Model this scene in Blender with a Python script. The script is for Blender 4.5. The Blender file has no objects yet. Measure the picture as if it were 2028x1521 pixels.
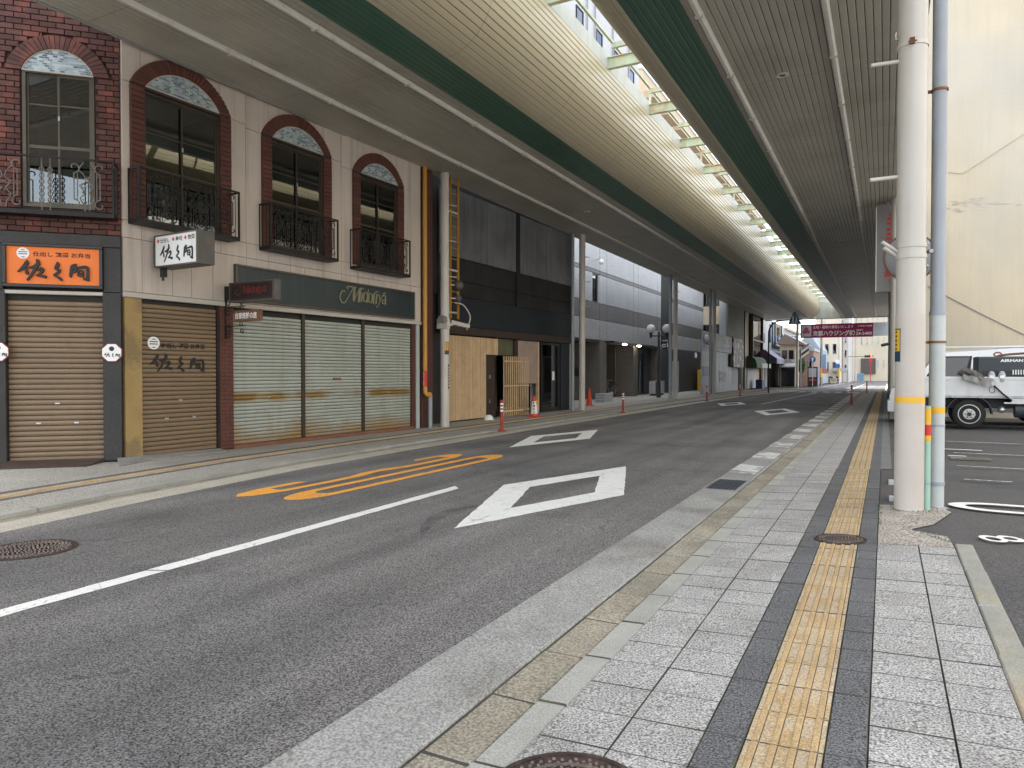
import bpy, math, random
from mathutils import Vector, Matrix
RND = random.Random(11)
rad = math.radians
sc = bpy.context.scene
COL = sc.collection

# ------------------------------------------------------------------ camera
cam = bpy.data.cameras.new('camera'); camo = bpy.data.objects.new('camera', cam); COL.objects.link(camo)
cam.sensor_width = 36; cam.lens = 36 * 1400 / 2028; cam.clip_end = 2000; cam.clip_start = .05
camo.location = (0, 0, 1.5); camo.rotation_euler = (rad(90 - .92), 0, rad(27.83)); sc.camera = camo
# ------------------------------------------------------------------ sky, sun, exposure
SUN_EL, SUN_AZ = 42, -75          # azimuth from +Y (along the street) towards +X
w = bpy.data.worlds.new('World'); sc.world = w; w.use_nodes = True
nt = w.node_tree; bg = nt.nodes['Background']
sky = nt.nodes.new('ShaderNodeTexSky'); sky.sky_type = 'NISHITA'; sky.sun_disc = False
sky.sun_elevation = rad(SUN_EL); sky.sun_rotation = rad(SUN_AZ); sky.dust_density = 2.0; sky.air_density = 1.0
# broken bright cloud over the whole sky
tcw = nt.nodes.new('ShaderNodeTexCoord'); cn = nt.nodes.new('ShaderNodeTexNoise'); cn.inputs['Scale'].default_value = 3.2; cn.inputs['Detail'].default_value = 7
nt.links.new(tcw.outputs['Generated'], cn.inputs['Vector'])
cr = nt.nodes.new('ShaderNodeMapRange'); nt.links.new(cn.outputs[0], cr.inputs[0]); cr.inputs[1].default_value = .36; cr.inputs[2].default_value = .56
cm = nt.nodes.new('ShaderNodeMix'); cm.data_type = 'RGBA'; nt.links.new(cr.outputs[0], cm.inputs[0]); nt.links.new(sky.outputs[0], cm.inputs[6]); cm.inputs[7].default_value = (6.65, 6.72, 6.85, 1)
nt.links.new(cm.outputs[2], bg.inputs[0]); bg.inputs[1].default_value = .15
sl = bpy.data.lights.new('sun', 'SUN'); sl.energy = 4.2; sl.angle = rad(.5); sl.color = (1, .93, .82)
so = bpy.data.objects.new('sun', sl); COL.objects.link(so)
ts = Vector((math.sin(rad(SUN_AZ)) * math.cos(rad(SUN_EL)), math.cos(rad(SUN_AZ)) * math.cos(rad(SUN_EL)), math.sin(rad(SUN_EL))))
so.rotation_euler = ts.to_track_quat('Z', 'Y').to_euler(); so.location = (-20, 20, 60)
vs = sc.view_settings; vs.view_transform = 'Standard'; vs.look = 'None'; vs.gamma = 1; vs.exposure = 1.76
sc.cycles.max_bounces = 8; sc.cycles.diffuse_bounces = 5; sc.cycles.use_denoising = True

# ------------------------------------------------------------------ materials
MATS = {}
def mat(name, col, rough=.7, var=.1, scale=2., grain=0, gscale=140, bump=0, bscale=60, rnd=0, metal=0, spec=.4,
        col2=None, c2s=1.5, c2lo=.5, c2hi=.62, streak=0, scol=(.05, .04, .03), emit=0, coat=0, gdet=2):
    m = bpy.data.materials.new(name); m.use_nodes = True; MATS[name] = m
    t = m.node_tree; N = t.nodes; L = t.links; b = N['Principled BSDF']
    b.inputs['Roughness'].default_value = rough; b.inputs['Metallic'].default_value = metal
    b.inputs['Specular IOR Level'].default_value = spec
    if coat: b.inputs['Coat Weight'].default_value = coat
    geo = N.new('ShaderNodeNewGeometry'); P = geo.outputs['Position']
    def noise(s, det=4, vec=None):
        n = N.new('ShaderNodeTexNoise'); n.inputs['Scale'].default_value = s; n.inputs['Detail'].default_value = det
        L.new(vec or P, n.inputs['Vector']); return n.outputs[0]
    def mr(x, a, bb, c, d):
        n = N.new('ShaderNodeMapRange'); L.new(x, n.inputs[0])
        for i, v in enumerate((a, bb, c, d)): n.inputs[i + 1].default_value = v
        return n.outputs[0]
    def mul(a, c):
        n = N.new('ShaderNodeMath'); n.operation = 'MULTIPLY'; L.new(a, n.inputs[0]); L.new(c, n.inputs[1]); return n.outputs[0]
    def mix(f, a, c):
        n = N.new('ShaderNodeMix'); n.data_type = 'RGBA'; L.new(f, n.inputs[0])
        for k, v in ((6, a), (7, c)):
            if hasattr(v, 'is_linked'): L.new(v, n.inputs[k])
            else: n.inputs[k].default_value = (*v, 1)
        return n.outputs[2]
    m['h'] = 1
    c = N.new('ShaderNodeRGB'); c.outputs[0].default_value = (*col, 1); c = c.outputs[0]
    if col2: c = mix(mr(noise(c2s, 6), c2lo, c2hi, 0, 1), c, col2)
    f = mr(noise(scale, 5), .28, .72, 1 - var, 1 + var)
    if grain: f = mul(f, mr(noise(gscale, gdet), .34, .66, 1 - grain, 1 + grain))
    if rnd:
        oi = N.new('ShaderNodeObjectInfo'); f = mul(f, mr(oi.outputs['Random'], 0, 1, 1 - rnd, 1 + rnd))
    v = N.new('ShaderNodeVectorMath'); v.operation = 'SCALE'; L.new(c, v.inputs[0]); L.new(f, v.inputs['Scale']); c = v.outputs[0]
    if streak:
        mp = N.new('ShaderNodeVectorMath'); mp.operation = 'MULTIPLY'; L.new(P, mp.inputs[0]); mp.inputs[1].default_value = (7, 7, .35)
        c = mix(mr(noise(1, 4, mp.outputs[0]), .5, .75, 0, streak), c, scol)
    L.new(c, b.inputs['Base Color'])
    if emit: L.new(c, b.inputs['Emission Color']); b.inputs['Emission Strength'].default_value = emit
    if bump:
        bp = N.new('ShaderNodeBump'); bp.inputs['Strength'].default_value = bump; bp.inputs['Distance'].default_value = .01
        L.new(noise(bscale, 3), bp.inputs['Height']); L.new(bp.outputs[0], b.inputs['Normal'])
    m['c'] = 0
    return m
def tools(m):
    t = m.node_tree; N = t.nodes; L = t.links
    def new(ty, **k):
        n = N.new(ty)
        for a, v in k.items(): setattr(n, a, v)
        return n
    return t, N, L, N['Principled BSDF'], new

mat('asphalt', (.143, .135, .128), .92, .16, .55, grain=.85, gscale=95, bump=.7, bscale=110, col2=(.112, .107, .104), c2s=.25, gdet=3)
mat('parking_asphalt', (.085, .08, .077), .92, .2, .5, grain=.6, gscale=90, bump=.5, bscale=120, col2=(.06, .058, .06), c2s=.5, gdet=3)
mat('ground', (.12, .11, .1), .95, .2, .3)
mat('concrete', (.285, .28, .262), .92, .16, 1.3, grain=.42, gscale=85, bump=.4, bscale=110, col2=(.22, .21, .19), c2s=1.1, gdet=4)
mat('pale_beige', (.44, .405, .335), .9, .14, 1.3, grain=.3, gscale=85, bump=.3, bscale=90)
mat('curb', (.33, .325, .29), .9, .12, 2.5, grain=.22, gscale=110, bump=.3, bscale=90, rnd=.09)
mat('drain', (.265, .235, .18), .95, .25, 1.6, grain=.4, gscale=70, bump=.9, bscale=60, col2=(.3, .28, .22), c2s=2.2, rnd=.06)
mat('tile_light', (.33, .32, .305), .88, .12, 2.5, grain=.75, gscale=105, bump=.5, bscale=120, rnd=.05, gdet=3, col2=(.28, .27, .255), c2s=.9)
mat('tile_dark', (.108, .108, .11), .88, .16, 1.2, grain=.85, gscale=105, bump=.4, bscale=100, rnd=.05, gdet=4)
mat('tactile_bar', (.41, .285, .145), .8, .16, 3, grain=.25, gscale=90, rnd=.05)
mat('tile_left', (.34, .32, .28), .88, .14, 1.2, grain=.5, gscale=60)
mat('tactile', (.45, .355, .235), .8, .16, 2, grain=.35, gscale=100, bump=.25, bscale=90, rnd=.07, col2=(.40, .28, .14), c2s=4)
mat('edge_stone', (.29, .285, .245), .85, .16, 2.5, grain=.15, gscale=100, bump=.25, bscale=50, rnd=.13, col2=(.34, .28, .19), c2s=1.5)
mat('gravel_concrete', (.33, .295, .255), .95, .15, 3, grain=.75, gscale=55, bump=1, bscale=55, gdet=3)
mat('smear', (.085, .081, .079), .9, .3, 3, grain=.8, gscale=95, bump=.6, bscale=110, col2=(.11, .105, .1), c2s=9, c2lo=.42, c2hi=.62)
mat('joint', (.06, .056, .048), .95, .3, 4, col2=(.08, .09, .04), c2s=3)
mat('white_paint', (.74, .735, .69), .75, .05, 3, grain=.1, gscale=90, bump=.25, bscale=120, col2=(.5, .49, .46), c2s=9, c2lo=.62, c2hi=.75)
mat('old_white_paint', (.6, .6, .58), .8, .08, 3, grain=.2, gscale=90, col2=(.15, .15, .15), c2s=12, c2lo=.55, c2hi=.68)
mat('orange_paint', (.80, .36, .055), .75, .06, 3, grain=.1, gscale=90, bump=.25, bscale=120, col2=(.6, .25, .05), c2s=7, c2lo=.62, c2hi=.75)
mat('iron', (.045, .032, .028), .65, .2, 6, grain=.3, gscale=60, bump=.4, bscale=80, metal=.3, col2=(.08, .05, .04), c2s=10)
mat('iron_boss', (.17, .135, .115), .6, .25, 8, grain=.3, gscale=70, metal=.4)
mat('grate', (.07, .075, .085), .6, .2, 6, metal=.5)
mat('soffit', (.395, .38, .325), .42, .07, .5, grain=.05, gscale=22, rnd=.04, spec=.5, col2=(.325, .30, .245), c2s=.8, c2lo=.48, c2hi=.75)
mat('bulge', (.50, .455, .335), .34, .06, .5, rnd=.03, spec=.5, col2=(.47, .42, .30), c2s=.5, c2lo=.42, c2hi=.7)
mat('green_strip', (.045, .12, .085), .38, .1, .6, rnd=.04, spec=.5)
mat('seam', (.03, .03, .025), .9, .1)
mat('roof_metal', (.3, .31, .3), .6, .1)
mat('lip', (.46, .49, .46), .5, .1, 1.5, streak=.3, scol=(.3, .25, .2))
mat('beam_green', (.48, .55, .40), .5, .15, 3, col2=(.5, .42, .25), c2s=4, streak=.3, scol=(.35, .2, .1))
mat('batten', (.62, .61, .57), .45, .08, 2, col2=(.45, .42, .36), c2s=6, c2lo=.6, c2hi=.75)
mat('column', (.53, .50, .45), .45, .07, 1.5, streak=.5, scol=(.3, .22, .14), spec=.5)
mat('column_grey', (.48, .455, .41), .4, .05, 1.5, streak=.28, scol=(.33, .25, .17), spec=.5)
mat('column_wrap', (.47, .43, .385), .5, .05, 3, streak=.3, scol=(.5, .42, .33), grain=.08, gscale=300)
mat('pipe_grey', (.28, .305, .335), .4, .08, 3, streak=.3, scol=(.2, .22, .24))
mat('pipe_pale', (.42, .45, .44), .4, .08, 3, streak=.3, scol=(.3, .32, .3))
mat('rust', (.20, .09, .04), .9, .4, 12)
mat('steel', (.4, .4, .4), .4, .15, 6, metal=.7)
mat('brick', (.088, .037, .03), .75, .14, 5, grain=.12, gscale=60, bump=.35, bscale=60, rnd=.34, col2=(.15, .05, .036), c2s=3)
mat('brick_brown', (.10, .036, .026), .7, .12, 5, grain=.1, gscale=60, bump=.3, bscale=70, rnd=.15)
mat('mortar', (.05, .035, .03), .95, .2, 5)
mat('panel', (.53, .465, .41), .85, .07, 1.2, grain=.05, gscale=60, bump=.1, bscale=50, rnd=.03, streak=.42, scol=(.26, .2, .15))
mat('panel_trim', (.47, .435, .385), .7, .08, 1.5)
mat('dark_wood', (.03, .028, .027), .55, .25, 2, grain=.2, gscale=30, streak=.4, scol=(.06, .05, .045), bump=.2, bscale=25)
mat('tan_plaster', (.36, .25, .105), .9, .12, 2, grain=.08, gscale=40, bump=.3, bscale=30, col2=(.22, .16, .08), c2s=2)
mat('shutter_brown', (.205, .142, .085), .45, .06, 1.5, rnd=.045, streak=.35, scol=(.17, .10, .055), spec=.5)
mat('orange_sign', (.80, .185, .025), .5, .05, 2)
mat('black', (.012, .011, .011), .5, .1)
mat('satin_black', (.02, .02, .021), .35, .1)
mat('white', (.8, .8, .78), .5, .03)
mat('red', (.55, .03, .025), .5, .06)
mat('mid_green', (.018, .032, .036), .3, .25, 1.2, streak=.3, scol=(.06, .075, .075), spec=.5)
mat('brass', (.24, .235, .15), .45, .15, 8, metal=.4)
mat('dark_red', (.16, .02, .018), .5, .1)
mat('bronze_frame', (.10, .09, .07), .4, .1, 4, metal=.5)
mat('brown_frame', (.055, .043, .033), .45, .1, 4, metal=.3)
mat('wrought_iron', (.016, .014, .013), .5, .3, 8, metal=.3)
mat('wrought_grey', (.15, .135, .12), .5, .3, 12, metal=.4)
mat('room', (.035, .03, .026), .9, .2)
mat('room_light', (.3, .28, .25), .9, .1)
mat('sign_white', (.66, .67, .65), .5, .05, 2, streak=.25, scol=(.45, .43, .38), emit=0)
mat('sign_grey', (.085, .08, .076), .5, .12, 3, col2=(.12, .09, .07), c2s=8)
mat('plaque_wood', (.16, .08, .045), .6, .2, 3, grain=.2, gscale=30)
mat('yellow_pipe', (.50, .255, .04), .4, .08, 2, streak=.35, scol=(.3, .15, .05))
mat('yellow', (.70, .40, .03), .5, .08, 3)
mat('clad_dark', (.135, .138, .145), .5, .3, .9, streak=.7, scol=(.06, .062, .066), spec=.45)
mat('char_black', (.016, .016, .017), .6, .4, 1.2, streak=.7, scol=(.035, .033, .032))
mat('navy_black', (.012, .016, .022), .55, .2)
mat('brown_beam', (.045, .03, .024), .6, .2, 2)
mat('cedar', (.64, .455, .27), .65, .1, 3, rnd=.1, streak=.35, scol=(.45, .28, .14), bump=.15, bscale=30, grain=.1, gscale=25)
mat('pink_board', (.36, .27, .225), .85, .1, 3)
mat('olive', (.11, .105, .06), .6, .2, 2)
mat('hotel_tile', (.43, .44, .455), .45, .08, .8, spec=.5)
mat('hotel_band', (.155, .15, .15), .5, .08, .8)
mat('hotel_dark', (.085, .085, .09), .6, .1, .8)
mat('hotel_ground', (.17, .155, .14), .6, .1, 1)
mat('beige_wall', (.50, .43, .32), .85, .12, .8, streak=.3, scol=(.3, .25, .2))
mat('grey_wall', (.40, .41, .42), .85, .1, .6, streak=.3, scol=(.28, .27, .26))
mat('white_wall', (.50, .50, .485), .85, .08, .6, streak=.2, scol=(.4, .38, .35))
mat('cream_wall', (.56, .49, .365), .9, .1, .35, grain=.05, gscale=30, bump=.18, bscale=9, col2=(.48, .45, .385), c2s=.22, c2lo=.42, c2hi=.66, streak=.3, scol=(.42, .385, .32))
mat('grime', (.42, .39, .33), .95, .35, 1.5)
mat('clad_green', (.24, .255, .235), .7, .1, 1, streak=.3, scol=(.15, .14, .12))
mat('aluminium', (.5, .51, .52), .35, .05, metal=.8)
mat('poster_blue', (.02, .045, .13), .5, .3, 3)
mat('poster_dark', (.02, .02, .05), .5, .5, 3, col2=(.3, .25, .3), c2s=2.2)
mat('sign_blue_white', (.50, .56, .62), .6, .1, 1, streak=.3, scol=(.36, .4, .45))
mat('rolling_blue', (.27, .32, .36), .5, .12, 1.2, streak=.3, scol=(.4, .44, .48))
mat('shop_brown', (.05, .025, .018), .5, .5, 3, col2=(.42, .33, .28), c2s=1.7, c2lo=.55, c2hi=.58)
mat('awning_green', (.05, .085, .045), .7, .2, 2)
mat('awning_mauve', (.26, .26, .33), .8, .08, 1)
mat('awning_side', (.06, .065, .085), .8, .08, 1)
mat('blue_bin', (.02, .03, .09), .5, .1)
mat('sign_blue', (.03, .12, .34), .45, .05)
mat('navy', (.012, .045, .075), .45, .06)
mat('maroon', (.25, .012, .09), .6, .08, 1)
mat('pink', (.55, .1, .2), .6, .1)
mat('signal_red', (.9, .05, .03), .5, 0, emit=3)
mat('bollard_red', (.34, .045, .025), .5, .15, 5, col2=(.25, .05, .03), c2s=9)
mat('cone_red', (.6, .06, .03), .5, .08, 5)
mat('vehicle_white', (.74, .76, .78), .25, .02, coat=.5, spec=.5)
mat('truck_white', (.6, .615, .62), .4, .06, 3, streak=.2, scol=(.4, .38, .35))
mat('rubber', (.018, .018, .018), .85, .15, 8, bump=.3)
mat('rim', (.5, .5, .5), .45, .1, 4, metal=.3)
mat('dark_plastic', (.03, .031, .033), .55, .1)
mat('tarp_light', (.27, .265, .25), .9, .2, 5, bump=.4, bscale=14)
mat('tarp', (.10, .092, .085), .9, .35, 5, bump=.5, bscale=14)
mat('machine', (.04, .05, .058), .5, .1)
mat('lamp_globe', (.72, .74, .75), .25, .03)
mat('downlight', (1, .86, .62), .5, 0, emit=9)
mat('tower', (.46, .47, .49), .85, .06, .4, streak=.25, scol=(.34, .34, .35))
mat('tower_beige', (.52, .42, .30), .85, .08, .4)
mat('leaf', (.05, .10, .03), .7, .4, 4)
mat('pale_green', (.30, .47, .38), .45, .08, 3)
mat('far_cream', (.62, .56, .44), .9, .08, .4)
mat('far_brick', (.30, .20, .165), .9, .15, 1)
mat('far_roof', (.24, .19, .16), .9, .15, 1)
mat('far_red', (.45, .16, .13), .6, .1)
mat('far_blue', (.16, .27, .40), .6, .1)
mat('dull_white', (.55, .55, .53), .85, .12, 3, grain=.25, gscale=90, col2=(.26, .26, .25), c2s=5)
mat('sign_dim', (.22, .22, .225), .6, .08, 2)
mat('dark_steel', (.16, .16, .16), .5, .15, 6, metal=.5)
mat('auto_glass', (.015, .018, .02), .06, .1, spec=.6)
mat('ramp_steel', (.10, .07, .058), .6, .2, 3, metal=.3)
mat('rust_brown', (.2, .09, .06), .9, .2, 2)

def facing(name, tint, lo, trans):
    # window glass: mirror share grows towards grazing angles
    m = bpy.data.materials.new(name); m.use_nodes = True; MATS[name] = m
    t = m.node_tree; N = t.nodes; L = t.links; N.remove(N['Principled BSDF'])
    out = N['Material Output']; mx = N.new('ShaderNodeMixShader'); tr = N.new('ShaderNodeBsdfTransparent'); gl = N.new('ShaderNodeBsdfGlossy')
    tr.inputs[0].default_value = (*trans, 1); gl.inputs[0].default_value = (*tint, 1); gl.inputs['Roughness'].default_value = .01
    fr = N.new('ShaderNodeFresnel'); fr.inputs[0].default_value = 1.5
    mr = N.new('ShaderNodeMapRange'); L.new(fr.outputs[0], mr.inputs[0]); mr.inputs[3].default_value = lo; mr.inputs[4].default_value = 1
    L.new(mr.outputs[0], mx.inputs[0]); L.new(tr.outputs[0], mx.inputs[1]); L.new(gl.outputs[0], mx.inputs[2]); L.new(mx.outputs[0], out.inputs[0])
facing('glass', (.9, .92, .9), .10, (.55, .56, .55))
facing('glass_dark', (.9, .92, .95), .12, (.18, .19, .2))

# patterned surface colours -------------------------------------------------
def brickify(name, bw, bh, mortar, axis, mcol=.55, bumps=.25):
    """small wall tiles too fine to build: grooves between them"""
    t, N, L, b, new = tools(MATS[name])
    geo = new('ShaderNodeNewGeometry'); sp = new('ShaderNodeSeparateXYZ'); L.new(geo.outputs['Position'], sp.inputs[0])
    cb = new('ShaderNodeCombineXYZ'); L.new(sp.outputs[axis], cb.inputs[0]); L.new(sp.outputs[2], cb.inputs[1])
    bt = new('ShaderNodeTexBrick'); L.new(cb.outputs[0], bt.inputs['Vector']); bt.inputs['Scale'].default_value = 1
    bt.inputs['Brick Width'].default_value = bw; bt.inputs['Row Height'].default_value = bh; bt.inputs['Mortar Size'].default_value = mortar
    bt.inputs['Color1'].default_value = (1, 1, 1, 1); bt.inputs['Color2'].default_value = (.86, .86, .86, 1); bt.inputs['Mortar'].default_value = (mcol,) * 3 + (1,)
    src = b.inputs['Base Color'].links[0].from_socket
    mx = new('ShaderNodeMix', data_type='RGBA', blend_type='MULTIPLY'); mx.inputs[0].default_value = 1
    L.new(src, mx.inputs[6]); L.new(bt.outputs[0], mx.inputs[7]); L.new(mx.outputs[2], b.inputs['Base Color'])
    bp = new('ShaderNodeBump'); bp.inputs['Strength'].default_value = bumps; bp.inputs['Distance'].default_value = .01; bp.invert = True
    L.new(bt.outputs['Fac'], bp.inputs['Height']); L.new(bp.outputs[0], b.inputs['Normal'])
for nm in ('hotel_tile', 'hotel_band', 'hotel_dark', 'hotel_ground'): brickify(nm, .235, .075, .008, 1)

def worn_road():
    # wheel paths, hairline cracks and darker patches on the carriageway
    t, N, L, b, new = tools(MATS['asphalt'])
    geo = new('ShaderNodeNewGeometry'); sc_ = new('ShaderNodeVectorMath', operation='MULTIPLY'); L.new(geo.outputs['Position'], sc_.inputs[0]); sc_.inputs[1].default_value = (1.1, .045, 1)
    n1 = new('ShaderNodeTexNoise'); n1.inputs['Scale'].default_value = 1.6; n1.inputs['Detail'].default_value = 3; L.new(sc_.outputs[0], n1.inputs['Vector'])
    m1 = new('ShaderNodeMapRange'); L.new(n1.outputs[0], m1.inputs[0])
    for i, q in enumerate((.35, .65, .80, 1.2)): m1.inputs[i + 1].default_value = q
    n2 = new('ShaderNodeTexNoise'); n2.inputs['Scale'].default_value = .9; n2.inputs['Detail'].default_value = 8; n2.inputs['Distortion'].default_value = .6; L.new(geo.outputs['Position'], n2.inputs['Vector'])
    m2 = new('ShaderNodeMapRange'); L.new(n2.outputs[0], m2.inputs[0])
    for i, q in enumerate((.58, .72, 1, .72)): m2.inputs[i + 1].default_value = q
    vo = new('ShaderNodeTexVoronoi', feature='DISTANCE_TO_EDGE'); vo.inputs['Scale'].default_value = .33
    wv = new('ShaderNodeTexNoise'); wv.inputs['Scale'].default_value = 1.3; wv.inputs['Detail'].default_value = 6; L.new(geo.outputs['Position'], wv.inputs['Vector'])
    ad = new('ShaderNodeVectorMath', operation='MULTIPLY_ADD'); L.new(wv.outputs['Color'], ad.inputs[0]); ad.inputs[1].default_value = (.9, .9, 0); L.new(geo.outputs['Position'], ad.inputs[2])
    L.new(ad.outputs[0], vo.inputs['Vector'])
    m3 = new('ShaderNodeMapRange'); L.new(vo.outputs[0], m3.inputs[0])
    for i, q in enumerate((.0, .0035, .55, 1)): m3.inputs[i + 1].default_value = q
    n4 = new('ShaderNodeTexNoise'); n4.inputs['Scale'].default_value = .35; L.new(geo.outputs['Position'], n4.inputs['Vector'])
    m4 = new('ShaderNodeMapRange'); L.new(n4.outputs[0], m4.inputs[0])
    for i, q in enumerate((.5, .56, 1, 0)): m4.inputs[i + 1].default_value = q
    mx3 = new('ShaderNodeMath', operation='MAXIMUM'); L.new(m3.outputs[0], mx3.inputs[0]); L.new(m4.outputs[0], mx3.inputs[1])
    p1 = new('ShaderNodeMath', operation='MULTIPLY'); L.new(m1.outputs[0], p1.inputs[0]); L.new(m2.outputs[0], p1.inputs[1])
    p2 = new('ShaderNodeMath', operation='MULTIPLY'); L.new(p1.outputs[0], p2.inputs[0]); L.new(mx3.outputs[0], p2.inputs[1])
    src = b.inputs['Base Color'].links[0].from_socket
    v = new('ShaderNodeVectorMath', operation='SCALE'); L.new(src, v.inputs[0]); L.new(p2.outputs[0], v.inputs['Scale']); L.new(v.outputs[0], b.inputs['Base Color'])
worn_road()
def worn_paint(name, lo, hi):
    t, N, L, b, new = tools(MATS[name])
    geo = new('ShaderNodeNewGeometry')
    n1 = new('ShaderNodeTexNoise'); n1.inputs['Scale'].default_value = 22; n1.inputs['Detail'].default_value = 8; n1.inputs['Roughness'].default_value = .75; L.new(geo.outputs['Position'], n1.inputs['Vector'])
    n2 = new('ShaderNodeTexNoise'); n2.inputs['Scale'].default_value = 1.7; L.new(geo.outputs['Position'], n2.inputs['Vector'])
    a = new('ShaderNodeMath', operation='MULTIPLY_ADD'); L.new(n2.outputs[0], a.inputs[0]); a.inputs[1].default_value = .35; L.new(n1.outputs[0], a.inputs[2])
    m = new('ShaderNodeMapRange'); L.new(a.outputs[0], m.inputs[0])
    for i, q in enumerate((lo, hi, 0, .85)): m.inputs[i + 1].default_value = q
    vo = new('ShaderNodeTexVoronoi', feature='DISTANCE_TO_EDGE'); vo.inputs['Scale'].default_value = 2.4; L.new(geo.outputs['Position'], vo.inputs['Vector'])
    m3 = new('ShaderNodeMapRange'); L.new(vo.outputs[0], m3.inputs[0])
    for i, q in enumerate((0, .009, .5, 0)): m3.inputs[i + 1].default_value = q
    mx = new('ShaderNodeMath', operation='MAXIMUM'); L.new(m.outputs[0], mx.inputs[0]); L.new(m3.outputs[0], mx.inputs[1])
    src = b.inputs['Base Color'].links[0].from_socket
    o = new('ShaderNodeMix', data_type='RGBA'); L.new(mx.outputs[0], o.inputs[0]); L.new(src, o.inputs[6]); o.inputs[7].default_value = (.14, .13, .12, 1); L.new(o.outputs[2], b.inputs['Base Color'])
worn_paint('white_paint', .80, .88); worn_paint('orange_paint', .80, .88); worn_paint('old_white_paint', .66, .8)
def seams(name, period, off, width=.012):
    """hairline butt joints across the long soffit boards"""
    t, N, L, b, new = tools(MATS[name])
    geo = new('ShaderNodeNewGeometry'); sp = new('ShaderNodeSeparateXYZ'); L.new(geo.outputs['Position'], sp.inputs[0])
    a = new('ShaderNodeMath', operation='ADD'); L.new(sp.outputs[1], a.inputs[0]); a.inputs[1].default_value = off + 300
    p = new('ShaderNodeMath', operation='MODULO'); L.new(a.outputs[0], p.inputs[0]); p.inputs[1].default_value = period
    l = new('ShaderNodeMath', operation='LESS_THAN'); L.new(p.outputs[0], l.inputs[0]); l.inputs[1].default_value = width
    s = new('ShaderNodeMath', operation='MULTIPLY'); L.new(l.outputs[0], s.inputs[0]); s.inputs[1].default_value = .65
    src = b.inputs['Base Color'].links[0].from_socket
    mx = new('ShaderNodeMix', data_type='RGBA'); L.new(s.outputs[0], mx.inputs[0]); L.new(src, mx.inputs[6]); mx.inputs[7].default_value = (.05, .045, .04, 1)
    L.new(mx.outputs[2], b.inputs['Base Color'])
seams('soffit', 3.75, .6); seams('bulge', 3.75, .6); seams('green_strip', 3.75, .6)

# mosaic of the fanlights
def mosaic():
    m = mat('mosaic', (.5, .54, .53), .35, .05)
    t, N, L, b, new = tools(m)
    tc = new('ShaderNodeTexCoord'); sp = new('ShaderNodeSeparateXYZ'); L.new(tc.outputs['Object'], sp.inputs[0])
    cb = new('ShaderNodeCombineXYZ'); L.new(sp.outputs[0], cb.inputs[0]); L.new(sp.outputs[2], cb.inputs[1])
    v = new('ShaderNodeTexBrick'); L.new(cb.outputs[0], v.inputs['Vector']); v.inputs['Scale'].default_value = 1; v.offset = .37
    v.inputs['Brick Width'].default_value = .075; v.inputs['Row Height'].default_value = .034; v.inputs['Mortar Size'].default_value = .003; v.inputs['Bias'].default_value = -.1
    v.inputs['Color1'].default_value = (.42, .52, .54, 1); v.inputs['Color2'].default_value = (.015, .05, .10, 1); v.inputs['Mortar'].default_value = (.45, .46, .44, 1)
    L.new(v.outputs[0], b.inputs['Base Color'])
mosaic()

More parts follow.
